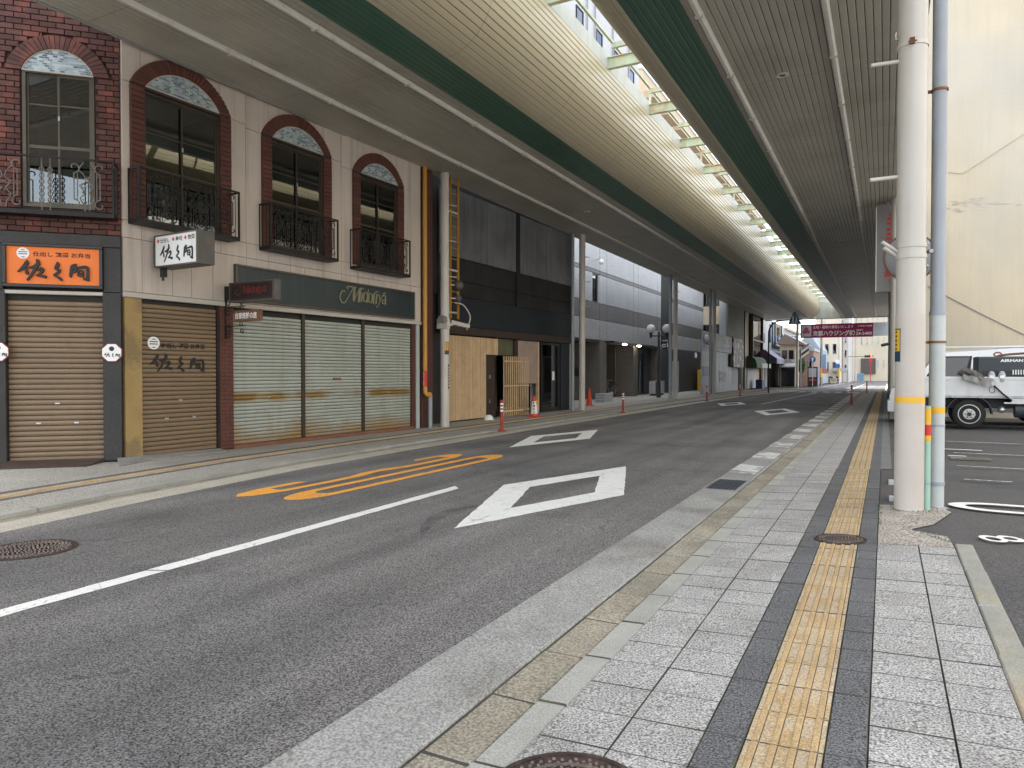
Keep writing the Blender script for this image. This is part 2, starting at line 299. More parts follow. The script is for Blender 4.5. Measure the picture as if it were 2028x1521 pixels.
# old galvanised shutters: rust where water sits
def rusty():
    m = mat('shutter_green', (.38, .405, .355), .5, .07, 1.2, rnd=.04, streak=.4, scol=(.27, .26, .21), spec=.4)
    t, N, L, b, new = tools(m)
    geo = new('ShaderNodeNewGeometry'); sp = new('ShaderNodeSeparateXYZ'); L.new(geo.outputs['Position'], sp.inputs[0])
    nz = new('ShaderNodeTexNoise'); nz.inputs['Scale'].default_value = 1.6; nz.inputs['Detail'].default_value = 5; L.new(geo.outputs['Position'], nz.inputs['Vector'])
    z = new('ShaderNodeMath', operation='MULTIPLY_ADD'); L.new(nz.outputs[0], z.inputs[0]); z.inputs[1].default_value = -.75; L.new(sp.outputs[2], z.inputs[2])
    mr = new('ShaderNodeMapRange'); L.new(z.outputs[0], mr.inputs[0])
    for i, q in enumerate((-.36, .12, .95, 0)): mr.inputs[i + 1].default_value = q
    # band of rust along the lock rail
    d = new('ShaderNodeMath', operation='SUBTRACT'); L.new(sp.outputs[2], d.inputs[0]); d.inputs[1].default_value = 1.0
    ab = new('ShaderNodeMath', operation='ABSOLUTE'); L.new(d.outputs[0], ab.inputs[0])
    mb = new('ShaderNodeMapRange'); L.new(ab.outputs[0], mb.inputs[0])
    for i, q in enumerate((.04, .12, 1.3, 0)): mb.inputs[i + 1].default_value = q
    n2 = new('ShaderNodeTexNoise'); n2.inputs['Scale'].default_value = .9; L.new(geo.outputs['Position'], n2.inputs['Vector'])
    m2 = new('ShaderNodeMapRange'); L.new(n2.outputs[0], m2.inputs[0]); m2.inputs[1].default_value = .4; m2.inputs[2].default_value = .58
    mm = new('ShaderNodeMath', operation='MULTIPLY'); L.new(mb.outputs[0], mm.inputs[0]); L.new(m2.outputs[0], mm.inputs[1])
    # scattered spots high up
    n3 = new('ShaderNodeTexNoise'); n3.inputs['Scale'].default_value = 2.2; n3.inputs['Detail'].default_value = 6; L.new(geo.outputs['Position'], n3.inputs['Vector'])
    m3 = new('ShaderNodeMapRange'); L.new(n3.outputs[0], m3.inputs[0])
    for i, q in enumerate((.66, .78, 0, .8)): m3.inputs[i + 1].default_value = q
    mx = new('ShaderNodeMath', operation='MAXIMUM'); L.new(mr.outputs[0], mx.inputs[0]); L.new(mm.outputs[0], mx.inputs[1])
    mx2 = new('ShaderNodeMath', operation='MAXIMUM'); L.new(mx.outputs[0], mx2.inputs[0]); L.new(m3.outputs[0], mx2.inputs[1])
    rc = new('ShaderNodeMix', data_type='RGBA'); L.new(nz.outputs[0], rc.inputs[0]); rc.inputs[6].default_value = (.12, .065, .03, 1); rc.inputs[7].default_value = (.38, .24, .07, 1)
    src = b.inputs['Base Color'].links[0].from_socket
    o = new('ShaderNodeMix', data_type='RGBA'); L.new(mx2.outputs[0], o.inputs[0]); L.new(src, o.inputs[6]); L.new(rc.outputs[2], o.inputs[7])
    L.new(o.outputs[2], b.inputs['Base Color'])
rusty()

# distant part of the right pavement: the same bands of paving
def bands(name, stops, yper=.3, jx=()):
    m = mat(name, (1, 1, 1), .88, .1, 1.5, grain=.45, gscale=75)
    t, N, L, b, new = tools(m)
    geo = new('ShaderNodeNewGeometry'); sp = new('ShaderNodeSeparateXYZ'); L.new(geo.outputs['Position'], sp.inputs[0])
    cur = None
    for x, c in stops:
        if cur is None: cur = (*c, 1); continue
        g = new('ShaderNodeMath', operation='GREATER_THAN'); L.new(sp.outputs[0], g.inputs[0]); g.inputs[1].default_value = x
        mx = new('ShaderNodeMix', data_type='RGBA'); L.new(g.outputs[0], mx.inputs[0]); mx.inputs[7].default_value = (*c, 1)
        if isinstance(cur, tuple): mx.inputs[6].default_value = cur
        else: L.new(cur, mx.inputs[6])
        cur = mx.outputs[2]
    a = new('ShaderNodeMath', operation='MULTIPLY_ADD'); L.new(sp.outputs[1], a.inputs[0]); a.inputs[1].default_value = 1; a.inputs[2].default_value = 300
    p = new('ShaderNodeMath', operation='MODULO'); L.new(a.outputs[0], p.inputs[0]); p.inputs[1].default_value = yper
    l = new('ShaderNodeMath', operation='LESS_THAN'); L.new(p.outputs[0], l.inputs[0]); l.inputs[1].default_value = .02
    s = new('ShaderNodeMath', operation='MULTIPLY'); L.new(l.outputs[0], s.inputs[0]); s.inputs[1].default_value = .6
    mj = new('ShaderNodeMix', data_type='RGBA'); L.new(s.outputs[0], mj.inputs[0]); L.new(cur, mj.inputs[6]); mj.inputs[7].default_value = (.05, .05, .045, 1)
    src = b.inputs['Base Color'].links[0].from_socket
    o = new('ShaderNodeMix', data_type='RGBA', blend_type='MULTIPLY'); o.inputs[0].default_value = 1
    L.new(src, o.inputs[6]); L.new(mj.outputs[2], o.inputs[7]); L.new(o.outputs[2], b.inputs['Base Color'])
TL, TD, TY = (.33, .32, .305), (.108, .108, .11), (.43, .32, .18)
bands('paving_far', [(-9, TL), (-.985, (.12, .12, .11)), (-.973, TL), (-.66, TD), (-.5, TY), (-.44, (.25, .17, .08)), (-.425, TY), (-.36, (.25, .17, .08)), (-.345, TY), (-.28, (.25, .17, .08)), (-.265, TY), (-.2, TD), (-.05, (.17, .17, .17))])

# ------------------------------------------------------------------ mesh helpers
class B:
    def __init__(s): s.v = []; s.f = []
    def add(s, vs, fs):
        o = len(s.v); s.v += [tuple(p) for p in vs]; s.f += [tuple(i + o for i in f) for f in fs]; return s
    def box(s, x0, x1, y0, y1, z0, z1):
        return s.add([(x0, y0, z0), (x1, y0, z0), (x1, y1, z0), (x0, y1, z0), (x0, y0, z1), (x1, y0, z1), (x1, y1, z1), (x0, y1, z1)],
                     [(0, 3, 2, 1), (4, 5, 6, 7), (0, 1, 5, 4), (1, 2, 6, 5), (2, 3, 7, 6), (3, 0, 4, 7)])
    def fbox(s, x0, x1, y0, y1, z0, z1, c=.006):
        """box whose front (-y) edges are chamfered"""
        return s.add([(x0, y0 + c, z0), (x1, y0 + c, z0), (x1, y0 + c, z1), (x0, y0 + c, z1), (x0 + c, y0, z0 + c), (x1 - c, y0, z0 + c), (x1 - c, y0, z1 - c), (x0 + c, y0, z1 - c),
                      (x0, y1, z0), (x1, y1, z0), (x1, y1, z1), (x0, y1, z1)],
                     [(4, 5, 6, 7), (0, 1, 5, 4), (1, 2, 6, 5), (2, 3, 7, 6), (3, 0, 4, 7), (0, 8, 9, 1), (1, 9, 10, 2), (2, 10, 11, 3), (3, 11, 8, 0), (8, 11, 10, 9)])
    def tbox(s, x0, x1, y0, y1, z0, z1, c=.006):
        """box whose top edges are chamfered"""
        return s.add([(x0, y0, z1 - c), (x1, y0, z1 - c), (x1, y1, z1 - c), (x0, y1, z1 - c), (x0 + c, y0 + c, z1), (x1 - c, y0 + c, z1), (x1 - c, y1 - c, z1), (x0 + c, y1 - c, z1),
                      (x0, y0, z0), (x1, y0, z0), (x1, y1, z0), (x0, y1, z0)],
                     [(4, 5, 6, 7), (0, 1, 5, 4), (1, 2, 6, 5), (2, 3, 7, 6), (3, 0, 4, 7), (0, 8, 9, 1), (1, 9, 10, 2), (2, 10, 11, 3), (3, 11, 8, 0), (8, 11, 10, 9)])
    def cyl(s, p0, p1, r0, r1=None, n=16, caps=True):
        r1 = r0 if r1 is None else r1
        p0 = Vector(p0); p1 = Vector(p1); d = (p1 - p0).normalized()
        a = d.orthogonal().normalized(); b = d.cross(a)
        vs = [p0 + (a * math.cos(2 * math.pi * i / n) + b * math.sin(2 * math.pi * i / n)) * r0 for i in range(n)]
        vs += [p1 + (a * math.cos(2 * math.pi * i / n) + b * math.sin(2 * math.pi * i / n)) * r1 for i in range(n)]
        fs = [(i, (i + 1) % n, n + (i + 1) % n, n + i) for i in range(n)]
        if caps: fs += [tuple(range(n))[::-1], tuple(range(n, 2 * n))]
        return s.add(vs, fs)
    def tube(s, pts, r, n=6, closed=False):
        pts = [Vector(p) for p in pts]; m = len(pts); vs = []; pa = None
        for i, p in enumerate(pts):
            q0 = pts[i - 1] if (i or closed) else p; q1 = pts[(i + 1) % m] if (i < m - 1 or closed) else p
            d = (q1 - q0).normalized()
            a = d.orthogonal().normalized() if pa is None else (pa - d * pa.dot(d)).normalized()
            pa = a; b = d.cross(a)
            vs += [p + (a * math.cos(2 * math.pi * k / n) + b * math.sin(2 * math.pi * k / n)) * r for k in range(n)]
        fs = [(i * n + k, i * n + (k + 1) % n, ((i + 1) % m) * n + (k + 1) % n, ((i + 1) % m) * n + k) for i in range(m if closed else m - 1) for k in range(n)]
        if not closed: fs += [tuple(range(n))[::-1], tuple(range((m - 1) * n, m * n))]
        return s.add(vs, fs)
    def prism(s, poly, plane, a0, a1):
        def P(u, v, a): return {'xz': (u, a, v), 'xy': (u, v, a), 'yz': (a, u, v)}[plane]
        n = len(poly)
        vs = [P(u, v, a0) for u, v in poly] + [P(u, v, a1) for u, v in poly]
        return s.add(vs, [tuple(range(n)), tuple(range(n, 2 * n))[::-1]] + [(i, n + i, n + (i + 1) % n, (i + 1) % n) for i in range(n)])
    def lathe(s, prof, c=(0, 0, 0), n=16):
        vs = [(c[0] + r * math.cos(2 * math.pi * k / n), c[1] + r * math.sin(2 * math.pi * k / n), c[2] + z) for r, z in prof for k in range(n)]
        m = len(prof)
        fs = [(i * n + k, i * n + (k + 1) % n, (i + 1) * n + (k + 1) % n, (i + 1) * n + k) for i in range(m - 1) for k in range(n)]
        return s.add(vs, fs + [tuple(range(n))[::-1], tuple(range((m - 1) * n, m * n))])
    def sphere(s, c, r, n=14, sq=1):
        return s.lathe([(max(1e-4, r * math.sin(math.pi * i / n)), -r * sq * math.cos(math.pi * i / n)) for i in range(n + 1)], c, n * 2)
    def quad(s, a, b, c, d): return s.add([a, b, c, d], [(0, 1, 2, 3)])
    def mesh(s, name, m, smooth=False):
        me = bpy.data.meshes.new(name); me.from_pydata(s.v, [], s.f)
        import bmesh
        bm = bmesh.new(); bm.from_mesh(me); bmesh.ops.recalc_face_normals(bm, faces=bm.faces); bm.to_mesh(me); bm.free()
        if m: me.materials.append(MATS[m])
        if smooth:
            me.shade_auto_smooth = True if hasattr(me, 'shade_auto_smooth') else None
        return me
def smooth_mesh(me, ang=40):
    for p in me.polygons: p.use_smooth = True
    try: me.set_sharp_from_angle(angle=rad(ang))
    except Exception: pass
LAST = [None]
def link(name, data, parent=None, loc=(0, 0, 0), rot=(0, 0, 0)):
    o = bpy.data.objects.new(name, data); LAST[0] = o; COL.objects.link(o); o.location = loc; o.rotation_euler = rot
    if parent: o.parent = parent
    return o
def ob(name, b, m, parent=None, smooth=False, loc=(0, 0, 0), rot=(0, 0, 0)):
    me = b.mesh(name, m)
    if smooth: smooth_mesh(me)
    return link(name, me, parent, loc, rot)
def many(name, bs, m, parent, smooth=False): return [ob(name, b, m, parent, smooth) for b in bs]
def tag(o, label, cat, group=None):
    o['label'] = label; o['category'] = cat
    if group: o['group'] = group
    return o
def thing(name, label, cat, loc=(0, 0, 0), rz=0, group=None):
    o = bpy.data.objects.new(name, None); COL.objects.link(o); o.location = loc; o.rotation_euler = (0, 0, rz); o.empty_display_size = .2
    return tag(o, label, cat, group)
def struct(o): o['kind'] = 'structure'; return o
def stuff(o): o['kind'] = 'stuff'; return o
def facade(name, label, cat, p0, p1):
    """Empty at p0; local x runs along the front, local -y faces the street"""
    return thing(name, label, cat, (p0[0], p0[1], 0), math.atan2(p1[1] - p0[1], p1[0] - p0[0]))
def copy_tree(o, parent=None):
    c = o.copy(); COL.objects.link(c); c.parent = parent
    for ch in list(o.children): copy_tree(ch, c)
    return c
# lettering ------------------------------------------------------------------
def text(name, s, m, parent, x0, x1, z0, z1, y, depth=.004, bold=0, plane='xz', keep=True, vertical=False):
    cu = bpy.data.curves.new(name, 'FONT'); cu.body = ('\n'.join(s) if vertical else s); cu.extrude = 0; cu.offset = bold; cu.resolution_u = 3
    if vertical: cu.align_x = 'CENTER'; cu.space_line = .92
    to = bpy.data.objects.new(name, cu); COL.objects.link(to)
    me = bpy.data.meshes.new_from_object(to); bpy.data.objects.remove(to); bpy.data.curves.remove(cu)
    vs = [v.co.copy() for v in me.vertices]
    if not vs: return None
    ax, bx = min(v.x for v in vs), max(v.x for v in vs); ay, by = min(v.y for v in vs), max(v.y for v in vs)
    fx = (x1 - x0) / max(1e-6, bx - ax); fz = (z1 - z0) / max(1e-6, by - ay)
    for v in me.vertices:
        u = x0 + (v.co.x - ax) * fx; q = z0 + (v.co.y - ay) * fz
        v.co = (u, y - depth, q) if plane == 'xz' else ((u, q, y + depth) if plane == 'xy' else (y - depth, u, q))
    me.materials.clear(); me.materials.append(MATS[m])
    return link(name, me, parent)
def catmull(pts, k=5):
    out = []; n = len(pts)
    for i in range(n - 1):
        p0 = pts[max(0, i - 1)]; p1 = pts[i]; p2 = pts[i + 1]; p3 = pts[min(n - 1, i + 2)]
        for j in range(k):
            t = j / k
            out.append(tuple(.5 * (2 * b + (-a + c) * t + (2 * a - 5 * b + 4 * c - d) * t * t + (-a + 3 * b - 3 * c + d) * t ** 3) for a, b, c, d in zip(p0, p1, p2, p3)))
    return out + [tuple(pts[-1])]
def brush(b, strokes, fx, y, depth, fz=None, k=5):
    """brush strokes (u, v, width) -> raised ribbons standing on plane y"""
    for si, st in enumerate(strokes):
        P = catmull(st, k); Lp = []; Rp = []
        for i, (u, v, wd) in enumerate(P):
            a = P[max(0, i - 1)]; c = P[min(len(P) - 1, i + 1)]; dx, dy = c[0] - a[0], c[1] - a[1]; l = math.hypot(dx, dy) or 1
            nx, ny = -dy / l * wd / 2, dx / l * wd / 2; Lp.append((u + nx, v + ny)); Rp.append((u - nx, v - ny))
        (u0, v0, w0), (u1, v1, w1) = P[0], P[-1]
        a0 = math.atan2(P[1][1] - v0, P[1][0] - u0); a1 = math.atan2(v1 - P[-2][1], u1 - P[-2][0])
        cap1 = [(u1 + math.cos(a1 + q) * w1 / 2, v1 + math.sin(a1 + q) * w1 / 2) for q in (.8, 0, -.8)]
        cap0 = [(u0 - math.cos(a0 + q) * w0 / 2, v0 - math.sin(a0 + q) * w0 / 2) for q in (.8, 0, -.8)]
        n = len(Lp); d = depth + si * .0006
        def Q(p): return fx(p[0], p[1])
        f = [Q(p) for p in Lp] + [Q(p) for p in Rp]
        vs = [(x, y - d, z) for x, z in f] + [(x, y, z) for x, z in f]
        fs = []
        for i in range(n - 1):
            fs += [(i, i + 1, n + i + 1, n + i), (i, 2 * n + i, 2 * n + i + 1, i + 1), (n + i, n + i + 1, 3 * n + i + 1, 3 * n + i)]
        o = len(vs)
        c1 = [Q(p) for p in cap1]; c0 = [Q(p) for p in cap0]
        vs += [(x, y - d, z) for x, z in c1] + [(x, y, z) for x, z in c1] + [(x, y - d, z) for x, z in c0] + [(x, y, z) for x, z in c0]
        fs += [(n - 1, o, o + 1, o + 2, 2 * n - 1), (0, n, o + 8, o + 7, o + 6)]
        for q in ((n - 1, o), (o, o + 1), (o + 1, o + 2), (o + 2, 2 * n - 1)):
            bq = [(i + 2 * n if i < 2 * n else i + 3) for i in q]; fs.append((q[0], q[1], bq[1], bq[0]))
        b.add(vs, fs)
    return b
SAKUMA = [
    [(470, 410, 62), (432, 480, 72), (380, 540, 58), (310, 592, 22)], [(447, 535, 40), (462, 620, 58)],
    [(500, 520, 38), (565, 512, 50), (640, 462, 52), (680, 458, 24)], [(640, 378, 44), (652, 430, 62), (610, 525, 55), (540, 650, 44), (468, 742, 32)],
    [(650, 565, 30), (700, 530, 48), (732, 560, 52), (690, 620, 42), (640, 658, 34)], [(625, 662, 28), (700, 668, 42), (768, 682, 62)],
    [(995, 420, 40), (985, 470, 60), (955, 530, 42), (1018, 560, 54), (985, 612, 44), (932, 652, 36), (1000, 690, 42), (1048, 732, 50)],
    [(1305, 458, 55), (1250, 492, 66), (1228, 560, 52), (1212, 668, 44)], [(1300, 480, 40), (1305, 560, 48), (1245, 592, 40)], [(1240, 530, 22), (1300, 522, 22)],
    [(1345, 512, 34), (1420, 497, 42), (1500, 502, 56), (1520, 600, 48), (1508, 725, 58)], [(1455, 712, 44), (1525, 732, 44)],
    [(1352, 562, 28), (1350, 655, 30)], [(1352, 560, 28), (1425, 564, 32), (1428, 668, 34)], [(1355, 608, 24), (1425, 612, 24)], [(1350, 655, 26), (1425, 668, 28)]]
MIDORI = [[(300, 360, 26), (268, 338, 24), (208, 395, 26), (192, 500, 26), (228, 590, 26), (282, 612, 30), (335, 540, 24), (478, 285, 18)],
          [(362, 300, 24), (340, 268, 24), (378, 240, 26), (450, 248, 28), (535, 262, 26)], [(508, 265, 52), (494, 560, 44)], [(500, 555, 20), (560, 430, 20), (628, 285, 20)],
          [(640, 285, 54), (602, 578, 54)], [(620, 278, 22), (700, 282, 26), (705, 300, 22)], [(680, 380, 24), (682, 420, 34), (660, 585, 38)],
          [(800, 395, 20), (745, 375, 26), (712, 470, 36), (728, 580, 28), (785, 560, 20)], [(828, 305, 22), (808, 420, 34), (790, 598, 38)],
          [(880, 390, 22), (838, 430, 34), (832, 560, 32), (868, 612, 22), (905, 570, 34), (915, 440, 32), (880, 390, 22)],
          [(962, 400, 34), (940, 628, 38)], [(955, 430, 18), (990, 380, 22), (1030, 345, 24), (1058, 362, 20)], [(1026, 415, 34), (1004, 632, 38)],
          [(1050, 425, 26), (1082, 440, 30), (1098, 545, 26)], [(1238, 395, 24), (1210, 378, 22), (1150, 470, 22), (1090, 600, 22), (1062, 690, 22), (1025, 722, 22), (1000, 690, 20)],
          [(1180, 450, 22), (1222, 440, 26), (1238, 500, 34), (1232, 655, 36)], [(1235, 545, 20), (1170, 560, 26), (1160, 625, 28), (1225, 630, 20)]]
# ------------------------------------------------------------------ ground
struct(ob('ground', B().quad((-300, -300, -.16), (300, -300, -.16), (300, 500, -.16), (-300, 500, -.16)), 'ground'))
EDGE = [(-6.6, -2), (-7.2, 1.5), (-7.6, 3.75), (-7.95, 5.6), (-8.35, 8.6), (-8.47, 12), (-8.5, 18), (-8.42, 35), (-8.2, 50), (-7.5, 58), (-6.6, 64), (-6.4, 80), (-6.3, 150)]
road_b = B(); n = len(EDGE)
road_b.add([(x, y, -.06) for x, y in EDGE] + [(-2.15, y, -.06) for x, y in EDGE], [(i, n + i, n + i + 1, i + 1) for i in range(n - 1)])
road_b.quad((-2.15, 64, -.06), (-2.15, 150, -.06), (1.2, 150, -.06), (1.2, 64, -.06))
road_b.quad((-60, -16, -.06), (40, -16, -.06), (40, -2, -.06), (-60, -2, -.06))
road_b.quad((-60, -2, -.06), (-60, 2.2, -.06), (-13.2, 2.2, -.06), (-7.2, -2, -.06))
road = struct(ob('road', road_b, 'asphalt'))
def edge_x(y):
    for (x0, y0), (x1, y1) in zip(EDGE, EDGE[1:]):
        if y0 <= y <= y1: return x0 + (x1 - x0) * (y - y0) / (y1 - y0)
    return EDGE[-1][0]
def zs(x): return .045 * (x + .35)          # the right pavement falls towards the gutter
SLOPE = -math.atan(.045)

def sheet(name, poly, z, m, parent=None): return ob(name, B().add([(x, y, z) for x, y in poly], [tuple(range(len(poly)))]), m, parent)
# painted markings (parts of the road, 4 mm above it)
def rough_edge(p, step=.11, amp=.007):
    out = []
    for (x0, y0), (x1, y1) in zip(p, p[1:] + p[:1]):
        k = max(1, min(40, int(math.hypot(x1 - x0, y1 - y0) / step)))
        for i in range(k): t = i / k; j = 0 if i == 0 else amp; out.append((x0 + (x1 - x0) * t + RND.uniform(-j, j), y0 + (y1 - y0) * t + RND.uniform(-j, j)))
    return out
def mark(name, polys, m, z=-.056):
    b = B()
    for p in polys:
        if len(p) < 8: p = rough_edge(list(p))
        b.add([(x, y, z) for x, y in p], [tuple(range(len(p)))])
    o = ob(name, b, m, road); return o
def diamond(cx, y0, y1, hw, lat, lon):
    cy = (y0 + y1) / 2
    o = [(cx, y0), (cx - hw, cy), (cx, y1), (cx + hw, cy)]; i = [(cx, y0 + lon), (cx - hw + lat, cy), (cx, y1 - lon), (cx + hw - lat, cy)]
    return [[o[k], i[k], i[(k + 1) % 4], o[(k + 1) % 4]] for k in range(4)]
mark('diamond_marking', diamond(-3.80, 5.95, 11.26, .87, .40, 1.22), 'white_paint')
mark('diamond_marking', diamond(-6.92, 12.98, 18.15, .77, .34, 1.15), 'white_paint')
mark('diamond_marking', diamond(-3.83, 27.1, 32.7, .87, .38, 1.2), 'white_paint')
mark('diamond_marking', diamond(-6.75, 33.8, 38.6, .7, .32, 1.1), 'white_paint')
mark('centre_line', [[(-5.13, -1.0), (-4.98, -1.0), (-4.98, 3.62), (-5.13, 3.55)], [(-5.14, 3.57), (-4.985, 3.64), (-5.06, 8.05), (-5.21, 8.2)]], 'white_paint')
mark('centre_line', [[(-5.49, 36.7), (-5.35, 36.7), (-4.6, 59.3), (-4.74, 59.3)]], 'old_white_paint')
# speed limit 30, stretched along the lane
def ring(x0, x1, y0, y1, lat, lon, k=8):
    out = []; inn = []
    def rr(a0, a1, b0, b1, rx, ry):
        P = []
        for cx, cy, s in ((a1 - rx, b1 - ry, 0), (a0 + rx, b1 - ry, 1), (a0 + rx, b0 + ry, 2), (a1 - rx, b0 + ry, 3)):
            for q in range(k + 1):
                t = (s + q / k) * math.pi / 2; P.append((cx + rx * math.cos(t), cy + ry * math.sin(t)))
        return P
    o = rr(x0, x1, y0, y1, (x1 - x0) / 2 - .01, .62); i = rr(x0 + lat, x1 - lat, y0 + lon, y1 - lon, (x1 - x0) / 2 - lat - .005, .12)
    m = len(o)
    return [[o[j], i[j], i[(j + 1) % m], o[(j + 1) % m]] for j in range(m)]
mark('speed_marking', ring(-6.73, -6.21, 6.35, 11.72, .135, .55), 'orange_paint')
three = [(-7.44, 10.35), (-7.32, 10.2), (-7.31, 10.9), (-7.1, 10.95), (-7.07, 10.2), (-7.09, 9.55), (-7.19, 9.12), (-7.19, 8.6), (-7.09, 8.2), (-7.07, 7.6), (-7.09, 6.85), (-7.28, 6.85), (-7.28, 7.55), (-7.42, 7.45),
         (-7.41, 6.75), (-7.33, 6.35), (-7.19, 6.2), (-7.05, 6.35), (-6.95, 6.85), (-6.94, 7.7), (-6.95, 8.3), (-7.02, 8.72), (-7.04, 8.85), (-7.02, 9.0), (-6.95, 9.4), (-6.93, 10.2), (-6.95, 10.95), (-7.05, 11.35), (-7.19, 11.5), (-7.33, 11.35), (-7.42, 10.95)]
mark('speed_marking', [three], 'orange_paint')
mark('far_lane_line', [[(-2.9, 66), (-2.78, 66), (-2.35, 112), (-2.47, 112)], [(.0, 70), (.12, 70), (.3, 112), (.18, 112)], [(-6.1, 84), (-5.98, 84), (-5.2, 118), (-5.32, 118)]], 'white_paint')
mark('far_crosswalk', [[(-6.2 + i * .9, 60.6), (-5.75 + i * .9, 60.6), (-5.75 + i * .9, 63.2), (-6.2 + i * .9, 63.2)] for i in range(5)], 'old_white_paint')

def smear(pts, w0, z=-.0575):
    P = catmull([(x, y, w_) for x, y, w_ in pts], 6); b = B(); L_, R_ = [], []
    for i, (x, y, w_) in enumerate(P):
        a = P[max(0, i - 1)]; c = P[min(len(P) - 1, i + 1)]; l = math.hypot(c[0] - a[0], c[1] - a[1]) or 1; nx, ny = -(c[1] - a[1]) / l * w_, (c[0] - a[0]) / l * w_
        L_.append((x + nx + RND.uniform(-.012, .012), y + ny, z)); R_.append((x - nx + RND.uniform(-.012, .012), y - ny, z))
    k = len(L_); b.add(L_ + R_, [(i, i + 1, k + i + 1, k + i) for i in range(k - 1)]); return ob('tyre_smear', b, 'smear', road)
smear([(-4.0, 7.35, .01), (-4.25, 7.0, .07), (-4.3, 6.5, .08), (-4.1, 5.9, .06), (-3.85, 5.5, .01)], 0)
# right gutter: concrete apron, drain blocks, kerb stones
gut = struct(ob('gutter', B().box(-2.17, -1.44, -2, 64, -.15, -.074), 'joint'))
ys = [-1.0, 3.57, 9.62]
for y0, y1 in zip(ys, ys[1:]): ob('apron_slab', B().tbox(-2.17, -1.70, y0 + .008, y1 - .008, -.14, -.054, .012), 'concrete', gut)
ob('apron_slab', B().tbox(-2.17, -1.70, 10.58, 64, -.14, -.054, .012), 'concrete', gut)
bed = B()
for x0, x1 in ((-2.17, -2.14), (-1.74, -1.70)): bed.box(x0, x1, 9.62, 10.58, -.14, -.054)
ob('grate_frame', bed, 'concrete', gut)
dr = B().tbox(-1.69, -1.455, .008, .592, -.14, -.066, .01).mesh('drain_block', 'drain')
ks = B().tbox(-.075, .075, .003, .597, -.12, 0, .008).mesh('kerb_stone', 'curb')
ks.materials.append(MATS['joint'])
for i_ in (1, 3, 5, 7): ks.polygons[i_].material_index = 1  # kerb end faces painted dark for gap shade and dirt alike
for i in range(22):
    link('drain_block', dr, gut, (0, 1.2 + i * .6, RND.uniform(-.003, .003)))
    o = link('kerb_stone', ks, gut, (-1.372, 1.2 + i * .6, zs(-1.372) + RND.uniform(-.002, .002)), (0, SLOPE, 0))
ob('drain_run', B().tbox(-1.69, -1.455, 14.41, 64, -.14, -.066, .008), 'drain', gut)
ob('kerb_run', B().tbox(-1.447, -1.297, 14.41, 64, -.14, zs(-1.372), .012), 'curb', gut)
wh = B()
for i in range(24):
    y = 11.4 + i * 2.16
    wh.quad((-2.165, y, -.050), (-1.75, y - .2, -.050), (-1.75, y + .82, -.050), (-2.165, y + 1.02, -.050))
ob('painted_blocks', wh, 'dull_white', gut)
gt = thing('drain_grate', 'black cast iron drain grate set in the concrete gutter', 'drain grate', (-1.93, 10.1, -.06))
fr = B()
for a in ((-.2, -.18, -.46, .46), (.17, .19, -.46, .46)): fr.box(*a, -.05, .004)
for a in ((-.18, .17, -.46, -.43), (-.18, .17, .43, .46)): fr.box(*a, -.05, .004)
ob('frame', fr, 'grate', gt); ob('pit_shade', B().box(-.18, .17, -.43, .43, -.05, -.012), 'black', gt)  # black block stands for the unlit depth below the bars
bar = B().box(-.18, .17, -.008, .008, -.04, .002).mesh('bar', 'grate'); bar2 = B().box(-.007, .007, -.43, .43, -.042, .0005).mesh('bar', 'grate')
for i in range(11): link('bar', bar, gt, (0, -.36 + i * .072, 0))
for i in range(6): link('bar', bar2, gt, (-.13 + i * .052, 0, 0))

# right pavement
walk = B().add([(-1.30, -2, zs(-1.3) - .035), (.53, -2, zs(.53) - .035), (.53, 7.45, zs(.53) - .035), (-1.30, 7.45, zs(-1.3) - .035)], [(0, 1, 2, 3)])
walk.add([(-1.30, 7.45, zs(-1.3) - .035), (-.045, 7.45, zs(-.045) - .035), (-.045, 12.3, zs(-.045) - .035), (-1.3, 12.3, zs(-1.3) - .035)], [(0, 1, 2, 3)])
walk = struct(ob('sidewalk', walk, 'joint'))
ob('paving_surface', B().add([(-1.297, 12.3, zs(-1.297)), (.10, 12.3, zs(.1)), (.10, 64, zs(.1)), (-1.297, 64, zs(-1.297))], [(0, 1, 2, 3)]).box(-1.297, .1, 63.95, 64, -.14, -.06), 'paving_far', walk)
def shade_dirt_edges(me, k0=1, k1=10):  # chamfers and sides darkened: gap shade put into the colour, plus edge dirt
    me.materials.append(MATS['joint'])
    for p in me.polygons[k0:k1]: p.material_index = len(me.materials) - 1
    return me
def tmesh(wd, m, nm='paving_tile'): return shade_dirt_edges(B().tbox(-wd / 2 + .0015, wd / 2 - .0015, -.1485, .1485, -.05, 0, .003).mesh(nm, m))
tac = B().tbox(-.1485, .1485, -.1485, .1485, -.05, -.001, .003); nb0 = len(tac.f)
for i in range(4):
    x = -.111 + i * .074; tac.tbox(x - .014, x + .013, -.142, .142, -.002, .0055, .004)
nb1 = len(tac.f)
for i in range(4): x = -.111 + i * .074; tac.box(x + .013, x + .017, -.142, .142, -.002, -.0004)
tacm = tac.mesh('tactile_tile', 'tactile'); tacm.materials.append(MATS['tactile_bar']); tacm.materials.append(MATS['joint'])
for i, p in enumerate(tacm.polygons): p.material_index = (0 if i == 0 else 2) if i < nb0 else (1 if i < nb1 else 2)  # tile sides also painted dark for gap shade and dirt
cols = [(-1.1375, tmesh(.315, 'tile_light')), (-.82, tmesh(.32, 'tile_light')), (-.58, tmesh(.16, 'tile_dark')), (-.35, tacm), (-.125, tmesh(.15, 'tile_dark'))]
rc = [(.105, tmesh(.31, 'tile_light')), (.393, tmesh(.265, 'tile_light'))]
